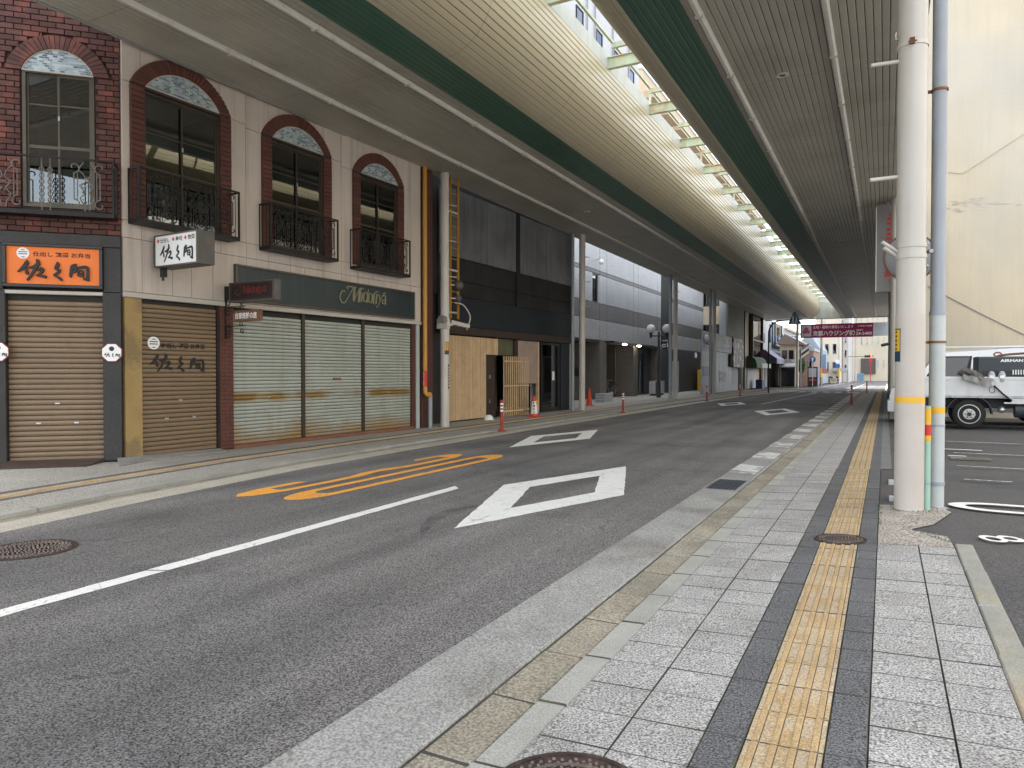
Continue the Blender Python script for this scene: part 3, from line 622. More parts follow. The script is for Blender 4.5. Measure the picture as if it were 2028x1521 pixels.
for r in range(37):
    y = 1.35 + r * .3
    for k, (x, me) in enumerate(cols + (rc if y < 6.95 else [])):
        if k == 3 and abs(y - 6.97) < .14: continue
        link(me.name.split('.')[0], me, walk, (x, y + (.018 if k > 4 else 0), zs(x) + RND.uniform(-.0022, .0022)), (RND.uniform(-.004, .004), SLOPE + RND.uniform(-.004, .004), RND.uniform(-.004, .004)))
es = B().tbox(-.068, .068, .006, .894, -.12, 0, .012).mesh('edge_stone', 'edge_stone')
for i in range(7): link('edge_stone', es, walk, (.595, .78 + i * .9, zs(.595) + .004 + RND.uniform(-.003, .003)), (0, SLOPE, RND.uniform(-.006, .006)))
gp = [(-.045, 6.9), (.525, 6.93), (.5, 7.36), (.25, 7.55), (.23, 7.62), (.42, 7.9), (.62, 8.62), (.55, 8.95), (-.045, 8.95)]
ob('gravel_patch', B().add([(x, y, zs(x) + .002) for x, y in gp], [tuple(range(len(gp)))]), 'gravel_concrete', walk)
# weeds in the joints beside the pillar
lf = B()
for i in range(130):
    if i < 60: x, y = -.04 + RND.gauss(0, .012), RND.uniform(7.6, 9.1)
    elif i < 100: x, y = RND.uniform(.1, .5), RND.gauss(8.62, .05)
    else: t = RND.random(); x, y = .27 + .26 * t, 7.5 - .42 * t + RND.gauss(0, .02)
    a = RND.uniform(0, 6.28); h = RND.uniform(.008, .03); d = RND.uniform(.006, .02); z = zs(x)
    lf.add([(x - .004, y, z), (x + .004, y, z), (x + d * math.cos(a), y + d * math.sin(a), z + h)], [(0, 1, 2)])
ob('weed', lf, 'leaf', walk)['kind'] = 'stuff'

# parking lot to the right
pk = B()
pb = [(.665, -2), (.665, 7.06), (.53, 7.06), (.5, 7.36), (.25, 7.55), (.23, 7.62), (.42, 7.9), (.62, 8.62), (.55, 8.95), (-.045, 8.95), (-.045, 12.3), (.1, 12.3), (.1, 27.6), (9, 27.6), (9, -2)]
pz = lambda x: min(zs(x) - .006, zs(.8))
pk.add([(x, y, pz(x)) for x, y in pb], [tuple(range(len(pb)))])
park = struct(ob('parking_lot', pk, 'parking_asphalt'))
struct(ob('parking_lot_far', B().quad((9, -2, pz(9)), (40, -2, pz(9)), (40, 27.6, pz(9)), (9, 27.6, pz(9))), 'parking_asphalt'))
PZ = zs(.8)
def pmark(name, poly, m): return ob(name, B().add([(x, y, PZ + .006) for x, y in poly], [tuple(range(len(poly)))]), m, park)
for x0, x1, y, wd, m in ((.95, 1.5, 11.3, .05, 'old_white_paint'), (1.0, 6, 12.9, .04, 'old_white_paint'), (1.1, 6, 15.0, .05, 'old_white_paint'), (1.0, 6, 17.4, .05, 'old_white_paint'), (.98, 1.25, 14.4, .09, 'white_paint'), (1.0, 1.6, 15.6, .09, 'white_paint')):
    pmark('bay_line', [(x0, y), (x1, y), (x1, y + wd), (x0, y + wd)], m)
k = 18; loop = []
oo = [(.62 + .42 * (1 - math.cos(t)) if abs(t) < math.pi / 2 else 0, 9.08 + .26 * math.sin(t)) for t in [(-.5 + i / k) * math.pi for i in range(k + 1)]]
ii = [(.86 + .3 * (1 - math.cos(t)), 9.08 + .15 * math.sin(t)) for t in [(-.5 + i / k) * math.pi for i in range(k + 1)]]
lb = B()
ol = [(1.1, 8.80)] + [(.62 + .5 * (1 - math.cos(t)), 9.08 + .28 * math.sin(t)) for t in [(-.5 + i / k) * math.pi for i in range(k + 1)]]
P = [(.62 + .48 * (1 - math.sin(math.pi * i / k)), 9.08 - .28 * math.cos(math.pi * i / k)) for i in range(k + 1)]; Q = [(.78 + .32 * (1 - math.sin(math.pi * i / k)), 9.08 - .17 * math.cos(math.pi * i / k)) for i in range(k + 1)]
P = [(2.6, 8.8)] + P + [(2.6, 9.36)]; Q = [(2.6, 8.91)] + Q + [(2.6, 9.25)]
lb.add([(x, y, PZ + .006) for x, y in P] + [(x, y, PZ + .006) for x, y in Q], [(i, i + 1, len(P) + i + 1, len(P) + i) for i in range(len(P) - 1)])
ob('painted_loop', lb, 'white_paint', park)
text('bay_number', '8', 'white_paint', park, -.13, .13, -.17, .17, PZ + .006, 0, bold=.0, plane='xy')
bn = LAST[0]; bn.location = (.905, 7.4, 0); bn.rotation_euler = (0, 0, rad(-62))
for x, y, sx, sy in ((.05, 10.6, .16, .28), (.05, 9.25, .16, .2)): ob('utility_plate', B().tbox(x, x + sx, y, y + sy, -.02, PZ + .0, .004), 'pipe_pale', park)
dg = B()
for i in range(26): dg.box(1.0 + i * .022, 1.012 + i * .022, 14.05, 14.3, PZ - .02, PZ + .004)
ob('drain_bars', dg, 'drain', park)

# left pavement ribbons that follow the kerb
def ribbon(name, o0, o1, z0, z1, m, parent, y0=-2., y1=66., flat=None, step=None):
    ysl = sorted(set([y0, y1] + [y for x, y in EDGE if y0 < y < y1]))
    def pt(y, o):
        a, c = edge_x(y - .5), edge_x(y + .5); d = math.hypot(c - a, 1); return (edge_x(y) - o / d, y + o * (c - a) / d)
    b = B(); vs = []
    for y in ysl:
        for o, z in ((o0, z0), (o1, z1)): x, yy = pt(y, o); vs.append((x, yy, z))
        for o in (o1, o0): x, yy = pt(y, o); vs.append((x, yy, -.15))
    fs = [(4 * i + j, 4 * i + (j + 1) % 4, 4 * i + 4 + (j + 1) % 4, 4 * i + 4 + j) for i in range(len(ysl) - 1) for j in range(4)]
    return ob(name, b.add(vs, fs), m, parent)
lw = struct(ob('sidewalk', B().add([(x, y, -.02) for x, y in [(-8.2, -1), (-8.6, 3), (-9.5, 8.6), (-9.6, 66), (-15.5, 66), (-15.5, 17), (-11.9, 17), (-11.6, 7.5), (-14.2, 4.9), (-40, 4.9), (-40, 2.2), (-13.2, 2.2)]], [tuple(range(12))]), 'tile_left'))
ribbon('apron', 0, .40, -.054, -.05, 'pale_beige', lw)
ribbon('drain_run', .405, .60, -.062, -.058, 'drain', lw)
for i in range(60):
    y = 1 + i * .9
    if y < 40: ribbon('kerb_stone', .605, .75, -.012, -.008, 'curb', lw, y + .006, y + .894)
ribbon('kerb_run', .605, .75, -.012, -.008, 'curb', lw, 40.7, 66)
ribbon('paving_surface', .755, 1.42, -.014, -.012, 'tile_left', lw)
ribbon('dark_border', 1.422, 1.56, -.0138, -.0138, 'tile_dark', lw)
for q in range(4): ribbon('tactile_bar', 1.575 + q * .075, 1.615 + q * .075, -.006, -.006, 'tactile', lw)
ribbon('tactile_strip', 1.562, 1.87, -.0128, -.0128, 'tactile', lw)
ribbon('dark_border', 1.872, 2.04, -.0138, -.0138, 'tile_dark', lw)
# chequered steel ramp in front of the corner shop and its concrete haunch
rp = thing('steel_ramp', 'rusty chequered steel ramp before the brown corner shutter', 'ramp', (-11.55, 7.6, 0), rad(45))
ob('plate', B().add([(-3.2, -.02, .05), (-.28, -.02, .05), (-.42, -.62, -.012), (-3.2, -.62, -.012), (-3.2, -.02, -.1), (-.28, -.02, -.1), (-.42, -.62, -.1), (-3.2, -.62, -.1)], [(0, 1, 2, 3), (4, 7, 6, 5), (0, 4, 5, 1), (1, 5, 6, 2), (2, 6, 7, 3), (3, 7, 4, 0)]), 'ramp_steel', rp)
bs = B()
for i in range(44):
    for j in range(9):
        x = -3.15 + i * .064 + (j % 2) * .032; y = -.57 + j * .062
        if x > -.42: continue
        z = .05 + (y + .02) * .1033 + .002
        a = .012; bs.add([(x - .02, y - .006, z), (x, y - .013, z + .003), (x + .02, y + .006, z), (x, y + .013, z + .003)], [(0, 1, 2, 3)])
ob('raised_pattern', bs, 'iron_boss', rp)['kind'] = 'stuff'
stp = thing('shop_step', 'worn concrete doorstep strip at the corner shop shutters', 'step', (-11.55, 7.6, 0), rad(87.8))
ob('haunch', B().add([(-.12, -.02, .05), (1.9, -.02, .03), (1.9, -.25, -.005), (.35, -.3, -.005), (-.45, -.62, -.005), (-.12, -.02, -.1), (1.9, -.02, -.1), (1.9, -.25, -.1), (.35, -.3, -.1), (-.45, -.62, -.1)], [(0, 1, 2, 3, 4), (5, 9, 8, 7, 6), (0, 5, 6, 1), (1, 6, 7, 2), (2, 7, 8, 3), (3, 8, 9, 4), (4, 9, 5, 0)]), 'concrete', stp)

# manhole covers
def manhole(loc, r, label, seg, m='iron'):
    t = thing('manhole_cover', label, 'manhole cover', loc)
    ob('frame', B().lathe([(r, -.03), (r, .004), (r * .93, .004), (r * .93, -.02)], n=40), m, t)
    ob('lid', B().lathe([(r * .915, -.03), (r * .915, .002), (.001, .002)], n=40), m, t)
    b = B(); rr = RND
    k = 0
    for i in range(seg):
        q = (i + .5) / seg; ra = r * .86 * math.sqrt(q); a = i * 2.39996
        b.lathe([(r * .028, .002), (r * .018, .008)], (ra * math.cos(a), ra * math.sin(a), 0), 6)
    b.lathe([(r * .72, .002), (r * .72, .006), (r * .66, .006), (r * .66, .002)], n=32)
    ob('tread_pattern', b, 'iron_boss' if m == 'iron' else m, t); return t
t = manhole((-1.005, 2.32, zs(-1.0) + .006), .30, 'studded black manhole cover on the pavement tiles nearest the viewer', 260); t.rotation_euler = (0, SLOPE, 0)
t = manhole((-.345, 6.97, zs(-.345) + .006), .215, 'small rusty manhole cover across the yellow tactile strip', 160); t.rotation_euler = (0, SLOPE, 0)
manhole((-6.66, 3.5, -.056), .37, 'patterned iron manhole cover in the roadway at left', 300)
# ------------------------------------------------------------------ arcade canopy over the street
Y0C, Y1C, ZS = -1.5, 79.0, 7.1
can = thing('arcade_canopy', 'twin ribbed metal street canopy with dark green stripes and open centre slot', 'canopy')
def profile(side):
    """points (x, z) from the outer edge in to the slot; side -1 left, 1 right"""
    if side < 0: xs, xc, xe = -11.32, -6.96, -5.95
    else: xs, xc, xe = .50, -3.62, -4.45
    pts = []; k = 35
    for i in range(k): pts.append((xs + (xc - xs) * i / k, ZS))
    for i in range(15):
        a = math.pi / 2 * i / 14; pts.append((xc + (xe - xc) * math.sin(a), ZS + 1.2 * (1 - math.cos(a))))
    for i in range(1, 5 if side < 0 else 2): pts.append((xe, ZS + 1.2 + .125 * i))
    return pts, k
for side in (-1, 1):
    pts, k = profile(side)
    for i in range(len(pts) - 1):
        (xa, za), (xb, zb) = pts[i], pts[i + 1]
        d = Vector((xb - xa, zb - za)); l = d.length; d /= l
        nrm = Vector((d.y, -d.x)) if d.x > 0 else Vector((-d.y, d.x))
        if side < 0 and i >= k + 13: nrm = Vector((1, 0))
        if side > 0 and i >= k + 13: nrm = Vector((-1, 0))
        g, c = .005, .010
        A = Vector((xa, za)); Bp = Vector((xb, zb))
        poly = [A + d * g - nrm * .02, A + d * g - nrm * .010, A + d * (g + c), Bp - d * (g + c), Bp - d * g - nrm * .010, Bp - d * g - nrm * .02]
        xm = (xa + xb) / 2
        green = (-7.86 < xm < -6.95 and i < k) if side < 0 else (-3.66 < xm < -2.84 and i < k)
        b = B(); m = len(poly); vs = [(p.x, Y0C, p.y) for p in poly] + [(p.x, Y1C, p.y) for p in poly]
        b.add(vs, [tuple(range(m)), tuple(range(m, 2 * m))] + [(q, (q + 1) % m, m + (q + 1) % m, m + q) for q in range(m)])
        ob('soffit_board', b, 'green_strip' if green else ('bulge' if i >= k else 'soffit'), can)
    core = [(x, z) for x, z in pts]
    off = []
    for j, (x, z) in enumerate(core):
        a = core[max(0, j - 1)]; c = core[min(len(core) - 1, j + 1)]; d = Vector((c[0] - a[0], c[1] - a[1])).normalized()
        nn = Vector((-d.y, d.x)) if side < 0 else Vector((d.y, -d.x))
        off.append((x + nn.x * .016, z + nn.y * .016))
    if side < 0: top = [(-6.03, 8.95), (-6.4, 9.0), (-11.32, 7.75)]
    else: top = [(-4.40, 8.44), (-4.2, 8.5), (.5, 7.75)]
    ob('roof_deck', B().prism(off + top, 'xz', Y0C + .01, Y1C - .01), 'seam', can)
    xo = -11.32 if side < 0 else .5
    ob('edge_gutter', B().box(xo - .06 if side < 0 else xo, xo if side < 0 else xo + .06, Y0C, Y1C, 7.085, 7.8), 'roof_metal', can)
    xl = -5.99 if side < 0 else -4.44
    ob('slot_lip', B().box(xl, xl + .035, Y0C, Y1C, 8.80 if side < 0 else 8.40, 9.16 if side < 0 else 8.52), 'lip', can)
bm_ = B()
for z0, z1, h in ((8.80, 8.815, .06), (9.06, 9.075, .06), (8.815, 9.06, .006)): bm_.box(-5.955, -4.15, -h, h, z0, z1)
bme = bm_.mesh('cross_beam', 'beam_green')
bm2 = B().box(-6.4, -4.2, -.04, .04, 10.0, 10.14).mesh('upper_beam', 'beam_green')
for i in range(22):
    y = 6.1 + i * 3.38
    if y < Y1C - .5: link('cross_beam', bme, can, (0, y, 0)); link('upper_beam', bm2, can, (0, y + 1.5, 0))
for y in (6.1 + i * 6.76 + 1.5 for i in range(11)):
    for x in (-6.4, -4.2): ob('upper_post', B().box(x - .03, x + .03, y - .03, y + .03, 8.4, 10.14), 'beam_green', can)
for x in (-6.4, -4.2): ob('upper_rail', B().box(x - .03, x + .03, 6, 77, 10.142, 10.2), 'beam_green', can)
# ribbed panel closing the slot at the far end
for i in range(22):
    x = -6.95 + i * .146; ob('end_panel', B().fbox(x + .006, x + .140, Y1C - .14, Y1C - .10, 7.02, 9.1, .012), 'lip', can)
ob('end_beam', B().box(-11.3, .5, Y1C - .08, Y1C + .1, 6.98, 7.09), 'clad_green', can)
# columns
def column(x, y, r, m='column', name='column', z1=7.09):
    b = B().cyl((x, y, -.1), (x, y, z1), r, n=24)
    b.lathe([(r, 0), (r + .012, .0), (r + .012, .05), (r, .05)], (x, y, z1 - .5), 24)
    return ob(name, b, m, can, smooth=True)
for x, y in ((-10.95, 16.7), (-10.9, 26.75), (-10.8, 40.8), (-10.4, 49.4), (-7.9, 77)): column(x, y, .125)
for x, y in ((.27, 25.75), (.3, 40), (.3, 55)): column(x, y, .14, 'column_grey')
pc = ob('column', B().cyl((.235, 8.72, -.05), (.235, 8.72, 7.09), .142, n=40), 'column_grey', can, smooth=True)
wr = B().cyl((.235, 8.72, .06), (.235, 8.72, 2.13), .1435, n=40, caps=False); ob('poster_guard', wr, 'column_wrap', pc, smooth=True)
ob('reflective_band', B().cyl((.235, 8.72, 1.178), (.235, 8.72, 1.244), .1447, n=40, caps=False), 'yellow', pc, smooth=True)
ob('rusty_foot', B().lathe([(.148, -.02), (.150, .012), (.1438, .03)], (.235, 8.72, .0), 32), 'rust', pc, smooth=True)
for z, m in ((2.853, 'column_grey'), (2.738, 'column_grey'), (4.98, 'column')):
    ob('clamp_band', B().lathe([(.143, -.022), (.150, -.022), (.150, .022), (.143, .022)], (.235, 8.72, z), 32), m, pc, smooth=True)
ob('clamp_lug', B().box(.20, .25, 8.54, 8.60, 4.95, 5.01).cyl((.19, 8.57, 4.98), (.27, 8.57, 4.98), .008, n=8), 'rust', pc)
for z in (4.83, 3.6): ob('climbing_peg', B().cyl((.11, 8.68, z), (-.16, 8.6, z - .02), .022, n=12), 'column_grey', pc, smooth=True)
for a, b_ in (((.12, 8.68, 2.79), (-.04, 8.58, 2.90)), ((.12, 8.70, 2.74), (-.02, 8.60, 2.84))): ob('climbing_peg', B().cyl(a, b_, .02, n=12), 'column_grey', pc, smooth=True)
ob('wire_hook', B().tube([(.1, 8.66, 5.06), (.075, 8.62, 5.05), (.07, 8.62, 5.09), (.08, 8.62, 5.12)], .008), 'column_grey', pc)
for x, y in ((-10.95, 16.7), (-10.9, 26.75), (-10.8, 40.8), (-10.4, 49.4)):
    for i in range(4): ob('climbing_peg', B().cyl((x + .1, y + .05, 3.2 + i * 1.0), (x + .2, y + .30, 3.2 + i * 1.0), .016, n=8), 'column', can)
# lighting battens under the canopy, every unit separate
bt = B().box(-.055, .055, -1.235, 1.235, -.045, -.002).prism([(-.055, -.045), (.055, -.045), (.022, -.075), (-.022, -.075)], 'xz', -1.225, 1.225).mesh('batten_body', 'batten')
jb = B().box(-.065, .065, 1.20, 1.247, -.082, -.001).mesh('joint_box', 'batten')
rows = [(-10.1, 'the row beside the left shopfronts'), (-8.17, 'the row left of the green stripe'), (-2.6, 'the row right of the far green stripe'), (-.84, 'the outermost row at right')]
for xr, nm in rows:
    i = 0
    while True:
        y = 2.45 + i * 2.5; i += 1
        if y > 77.5: break
        t = thing('light_batten', 'unlit white light batten under the canopy in ' + nm, 'light fixture', (xr, y, ZS), 0, 'light battens in ' + nm)
        link('housing', bt, t); link('joint_box', jb, t)
# small round soffit lamps
for x, y, lb in ((-1.75, 14.2, 'round soffit lamp between the two right batten rows, nearest'), (-1.7, 33, 'small dark soffit fitting far along the right canopy'), (-9.2, 23.0, 'small dark soffit fitting between the left batten rows')):
    t = thing('soffit_lamp', lb, 'lamp', (x, y, ZS))
    ob('ring', B().lathe([(.11, -.001), (.115, -.02), (.08, -.03), (.075, -.005)], n=20), 'batten', t, smooth=True); ob('lens', B().lathe([(.07, -.004), (.05, -.02), (.001, -.022)], n=16), 'bronze_frame', t, smooth=True)
# ------------------------------------------------------------------ corner building: brick chamfer and cream panelled front
P0 = (-11.55, 7.6); WD = (-11.24, 15.63)
brickm = B().fbox(0, .230, -.012, .03, 0, .082, .005).mesh('brick', 'brick')
halfm = B().fbox(0, .109, -.012, .03, 0, .082, .005).mesh('brick', 'brick')
CHX = (P0[0] - 3 * math.cos(rad(45)), P0[1] - 3 * math.sin(rad(45)))
ch = facade('corner_shop', 'dark red brick corner shop with arched window above a brown roller shutter', 'building', CHX, P0)
SPR, TOPA = 6.5, 7.08
def arch_r(hw, rise): return (hw * hw + rise * rise) / (2 * rise)
def inside_arch(x, z, cx, hw, rise, spr):
    r = arch_r(hw, rise); cz = spr + rise - r
    return (x - cx) ** 2 + (z - cz) ** 2 < r * r and z >= spr
# backing wall, with the window opening 1.55-2.60
wb = B()
for a in ((.5, 1.55, 3.82, 13), (2.60, 2.99, 3.82, 13), (1.55, 2.60, 3.82, 4.25), (1.55, 2.60, 6.5, 13)): wb.box(a[0], a[1], .03, .25, a[2], a[3])
wall = ob('wall', wb, 'mortar', ch)
cut = {}
def brick_of(wd):
    k = round(wd, 2)
    if k not in cut: cut[k] = B().fbox(0, k, -.012, .03, 0, .082, .005).mesh('brick', 'brick')
    return cut[k]
def arch_half(zc):
    r_ = arch_r(.80, .62); cz = 6.44 + .62 - r_; q = r_ * r_ - (zc - cz) ** 2
    return math.sqrt(q) if zc >= 6.44 and q > 0 else 0
for r in range(46):
    z = 3.835 + r * .094; zc = z + .04; spans = [(.85, 2.985)]
    hw_ = .545 if 4.17 < zc < 6.46 else (arch_half(z) if zc >= 6.44 else 0)
    if hw_: spans = [(.85, 2.075 - hw_ - .006), (2.075 + hw_ + .006, 2.985)]
    for a, b_ in spans:
        x = .85 - (r % 2) * .121
        while x < b_ - .02:
            p, q = max(x, a), min(x + .230, b_)
            if q - p > .03: link('brick', brick_of(q - p - .001), wall, (p, RND.uniform(-.002, .003), z))
            x += .242
def arch(parent, cx, hw_o, rise_o, hw_i, rise_i, spr, m, n, y=-.02, dep=.07, nm='brick'):
    """voussoir bricks between the inner and outer arcs"""
    ro, ri = arch_r(hw_o, rise_o), arch_r(hw_i, rise_i); co, ci = spr + rise_o - ro, spr + rise_i - ri
    ao, ai = math.asin(min(1, hw_o / ro)), math.asin(min(1, hw_i / ri))
    for i in range(n):
        f0, f1 = (i + .06) / n, (i + .94) / n
        P = []
        for R_, C_, A_, f in ((ri, ci, ai, f0), (ro, co, ao, f0), (ro, co, ao, f1), (ri, ci, ai, f1)):
            a = -A_ + 2 * A_ * f; P.append((cx + R_ * math.sin(a), C_ + R_ * math.cos(a)))
        ob(nm, B().prism(P, 'xz', y + RND.uniform(-.002, .002), y + dep), m, parent)
def fan(parent, cx, hw, rise, spr, y):
    r = arch_r(hw, rise); cz = spr + rise - r; A = math.asin(hw / r); k = 18
    arc = [(cx + r * math.sin(-A + 2 * A * i / k), cz + r * math.cos(-A + 2 * A * i / k)) for i in range(k + 1)]
    f = ob('fanlight', B().prism(arc, 'xz', y, y + .04), 'mosaic', parent)
    rb = B(); rb.tube([(x, y - .002, z) for x, z in arc] + [(arc[0][0], y - .002, arc[0][1])], .013, 6)
    ob('fanlight_rim', rb, 'panel_trim', f, smooth=True); return f
va = ob('arch', B().prism([(1.2, 6.45), (2.95, 6.45), (2.6, 6.9), (2.075, 7.1), (1.55, 6.9)], 'xz', .02, .04), 'mortar', ch)
arch(va, 2.075, .76, .62, .535, .40, 6.47, 'brick', 25, -.03)
fan(ch, 2.075, .52, .38, 6.48, .0)
def window(parent, x0, x1, z0, z1, fm, y=.06, transom=None, room=1.6, blind=False):
    f = B(); t = .05
    f.box(x0, x1, y - .05, y + .05, z1 - t, z1).box(x0, x1, y - .05, y + .05, z0, z0 + t)
    f.box(x0, x0 + t, y - .05, y + .05, z0 + t, z1 - t).box(x1 - t, x1, y - .05, y + .05, z0 + t, z1 - t)
    wn = ob('window', f, fm, parent)
    xm = (x0 + x1) / 2
    for a, b_, yy in ((x0 + t, xm + .02, y + .012), (xm - .02, x1 - t, y - .018)):
        s = B()
        for q in ((a, a + .03, z0 + t, z1 - t), (b_ - .03, b_, z0 + t, z1 - t), (a + .03, b_ - .03, z0 + t, z0 + t + .04), (a + .03, b_ - .03, z1 - t - .03, z1 - t)): s.box(q[0], q[1], yy - .014, yy + .014, q[2], q[3])
        s.box(a + .03, b_ - .03, yy - .012, yy + .012, z0 + .98, z0 + 1.03)
        if transom: s.box(a + .03, b_ - .03, yy - .01, yy + .01, transom - .012, transom + .012)
        ob('sash', s, fm, wn)
        ob('pane', B().box(a + .03, b_ - .03, yy - .002, yy + .002, z0 + t + .04, z1 - t - .03), 'glass', wn)
    ob('latch', B().box(xm - .012, xm + .012, y - .045, y - .032, z0 + 1.45, z0 + 1.52), 'aluminium', wn)
    rm = B(); a, b_, c, d = x0 - .25, x1 + .25, z0 - .3, z1 + .12
    rm.quad((a, room, c), (b_, room, c), (b_, room, d), (a, room, d)).quad((a, y + .06, c), (a, room, c), (a, room, d), (a, y + .06, d)).quad((b_, y + .06, c), (b_, room, c), (b_, room, d), (b_, y + .06, d))
    rm.quad((a, y + .06, d), (b_, y + .06, d), (b_, room, d), (a, room, d)).quad((a, y + .06, c), (b_, y + .06, c), (b_, room, c), (a, room, c))
    ob('interior', rm, 'room', wn); return wn
wn = window(ch, 1.55, 2.60, 4.25, 6.50, 'bronze_frame', transom=5.95)
# wrought iron balconies
def spiral(cx, cz, r, a0, turns, k=16):
    return [(cx + r * (1 - .75 * i / k) * math.cos(a0 + turns * 2 * math.pi * i / k), cz + r * (1 - .75 * i / k) * math.sin(a0 + turns * 2 * math.pi * i / k)) for i in range(k + 1)]
def balcony(parent, x0, x1, z0, z1, dp, m_s, lanes):
    f = B(); y = -dp
    f.box(x0, x1, y, y + .03, z1 - .03, z1)
    bal = ob('balcony', f, 'wrought_iron', parent)
    tr = B().box(x0, x1, y, -.0, z0, z0 + .07); ob('tray', tr, 'wrought_iron', bal)
    for x in (x0, x1 - .03):
        ps = B(); ps.box(x, x + .03, y, y + .03, z0 + .07, z1 - .03).box(x, x + .03, y + .03, 0, z1 - .03, z1).box(x, x + .03, -.03, 0, z0 + .07, z1 - .03)
        ps.cyl((x + .015, y * .66, z0 + .07), (x + .015, y * .66, z1 - .03), .007, n=6).cyl((x + .015, y * .33, z0 + .07), (x + .015, y * .33, z1 - .03), .007, n=6)
        ob('end_frame', ps, 'wrought_iron', bal)
    s = B(); yy = y + .015; H = z1 - z0; hz = lambda f_: z0 + .07 + (H - .1) * f_
    def tub(pts, r=.0075): s.tube([(u, yy, v) for u, v in pts], r * 1.35, 5)
    wdt = x1 - x0
    for c in lanes:       # a pair of C scrolls joined by bars
        xc = x0 + wdt * c; hw = .19
        for sg in (-1, 1):
            for top in (0, 1):
                zc = hz(.86 if top else .14); r = .095
                a0 = (-math.pi / 2 if top else math.pi / 2)
                tub([(xc + sg * (q[0]), q[1]) for q in spiral(hw, zc, r, a0, .85 if not top else -.85)], .008)
            tub([(xc + sg * hw, hz(.24)), (xc + sg * hw, hz(.76))]); tub([(xc + sg * (hw - .05), hz(.24)), (xc + sg * (hw - .05), hz(.76))], .006)
            tub([(xc + sg * q[0], q[1]) for q in catmull([(.03, hz(.02)), (.045, hz(.14)), (.10, hz(.27)), (.03, hz(.38)), (.10, hz(.5)), (.02, hz(.6)), (.06, hz(.74)), (.12, hz(.82)), (.05, hz(.97))], 4)], .007)
            tub([(xc + sg * q[0], q[1]) for q in spiral(.06, hz(.5), .05, 0, 1.1)], .006)
        for q in range(10): s.sphere((xc + RND.uniform(-.09, .09), yy, hz(RND.uniform(.1, .9))), RND.uniform(.010, .018), 5)
    gap = sorted(lanes)
    mids = [(gap[i] + gap[i + 1]) / 2 for i in range(len(gap) - 1)]
    for c in mids:
        for sg in (-.06, .06):
            xc = x0 + wdt * c + sg
            tub([(xc, hz(0)), (xc, hz(1))], .007)
            for q in range(6): tub([(xc + .032 * math.cos(a), hz(.2 + q * .115) + .042 * math.sin(a)) for a in [i * math.pi / 5 for i in range(11)]], .007)
    ob('scrollwork', s, m_s, bal, smooth=True); return bal
balcony(ch, .98, 2.95, 4.07, 5.02, .30, 'wrought_grey', (.20, .80))
# ground floor of the chamfer
hd = B().fbox(.5, 2.99, -.05, .2, 3.62, 3.82, .008).fbox(.5, 1.27, -.05, .2, 2.86, 3.615, .008).fbox(2.725, 2.99, -.05, .2, 2.86, 3.615, .008)
ob('header', hd, 'dark_wood', ch); ob('sign_backing', B().box(1.0, 2.95, .06, .2, 2.70, 3.82), 'seam', ch)
for a, b_ in ((.5, 1.30), (2.71, 2.99)): ob('post', B().fbox(a, b_, -.06, .2, 0, 2.855, .008), 'dark_wood', ch)
def shutter(parent, x0, x1, z0, z1, pitch, m, y=.06, rail='aluminium', lock=.95, lm='white'):
    sh = ob('shutter', B().box(x0, x1, y + .02, y + .04, z0, z1), 'seam', parent)
    pr = [(.0, .006), (-.004, .012), (-.013, pitch * .3), (-.016, pitch * .55), (-.012, pitch * .8), (.0, pitch - .004), (.016, pitch - .004), (.016, .006)]
    me = B().prism(pr, 'yz', x0, x1).mesh('slat', m); smooth_mesh(me, 50)
    nn = int((z1 - z0 - .09) / pitch)
    for i in range(nn): link('slat', me, sh, (0, y + RND.uniform(-.0012, .0012), z0 + .07 + i * pitch))
    ob('bottom_rail', B().fbox(x0, x1, y - .018, y + .018, z0 + .005, z0 + .068, .006), m, sh)
    xc = (x0 + x1) / 2
    ob('lock', B().fbox(xc - .035, xc + .035, y - .03, y, z0 + lock, z0 + lock + .025, .004), rail, sh)
    for d in (-.28, .28): ob('pull_handle', B().fbox(xc + d - .035, xc + d + .035, y - .026, y, z0 + .62, z0 + .65, .004), rail, sh)
    return sh
sh1 = shutter(ch, 1.305, 2.705, .02, 2.80, .087, 'shutter_brown')
ob('lintel', B().fbox(1.27, 2.725, -.055, .1, 2.80, 2.858, .006), 'panel_trim', ch)

# orange fascia sign
def emblem(name, parent, xc, zc, r, y, dk='dark_plastic', d=.008):
    k = 28
    e = ob(name, B().prism([(xc + r * math.cos(2 * math.pi * i / k), zc + r * math.sin(2 * math.pi * i / k)) for i in range(k)], 'xz', y - d, y), 'white', parent)
    s = B(); yy = y - d
    for q, hwd in ((.21, .68), (-.15, .68)): s.box(xc - r * hwd, xc + r * hwd, yy - .003, yy - .0005, zc + r * q - r * .07, zc + r * q + r * .07)
    for q, sg in ((.52, 1), (-.62, -1)): s.prism([(xc - r * .4, zc + r * q), (xc, zc + r * q + sg * r * .16), (xc + r * .4, zc + r * q)], 'xz', yy - .003, yy - .0005)
    ob('stripe', s, dk, e); return e
os_ = facade('shop_sign', 'bright orange shop sign with black brush lettering over the corner shutter', 'sign', CHX, P0)
SX = lambda u: 1.33 + (u - 115) / (1720 - 115) * (2.67 - 1.33)
SZ = lambda v, u=0: 3.575 - (v - 125 - (u - 115) * .022) / (800 - 125) * (3.575 - 2.965)
ob('panel', B().box(1.325, 2.675, -.055, .0, 2.94, 3.59), 'orange_sign', os_)
ob('frame', B().fbox(1.27, 2.725, -.10, -.05, 3.575, 3.625, .008).fbox(1.27, 2.725, -.10, -.05, 2.905, 2.96, .008).fbox(1.27, 1.325, -.10, -.05, 2.96, 3.575, .008).fbox(2.675, 2.725, -.10, -.05, 2.96, 3.575, .008), 'satin_black', os_)
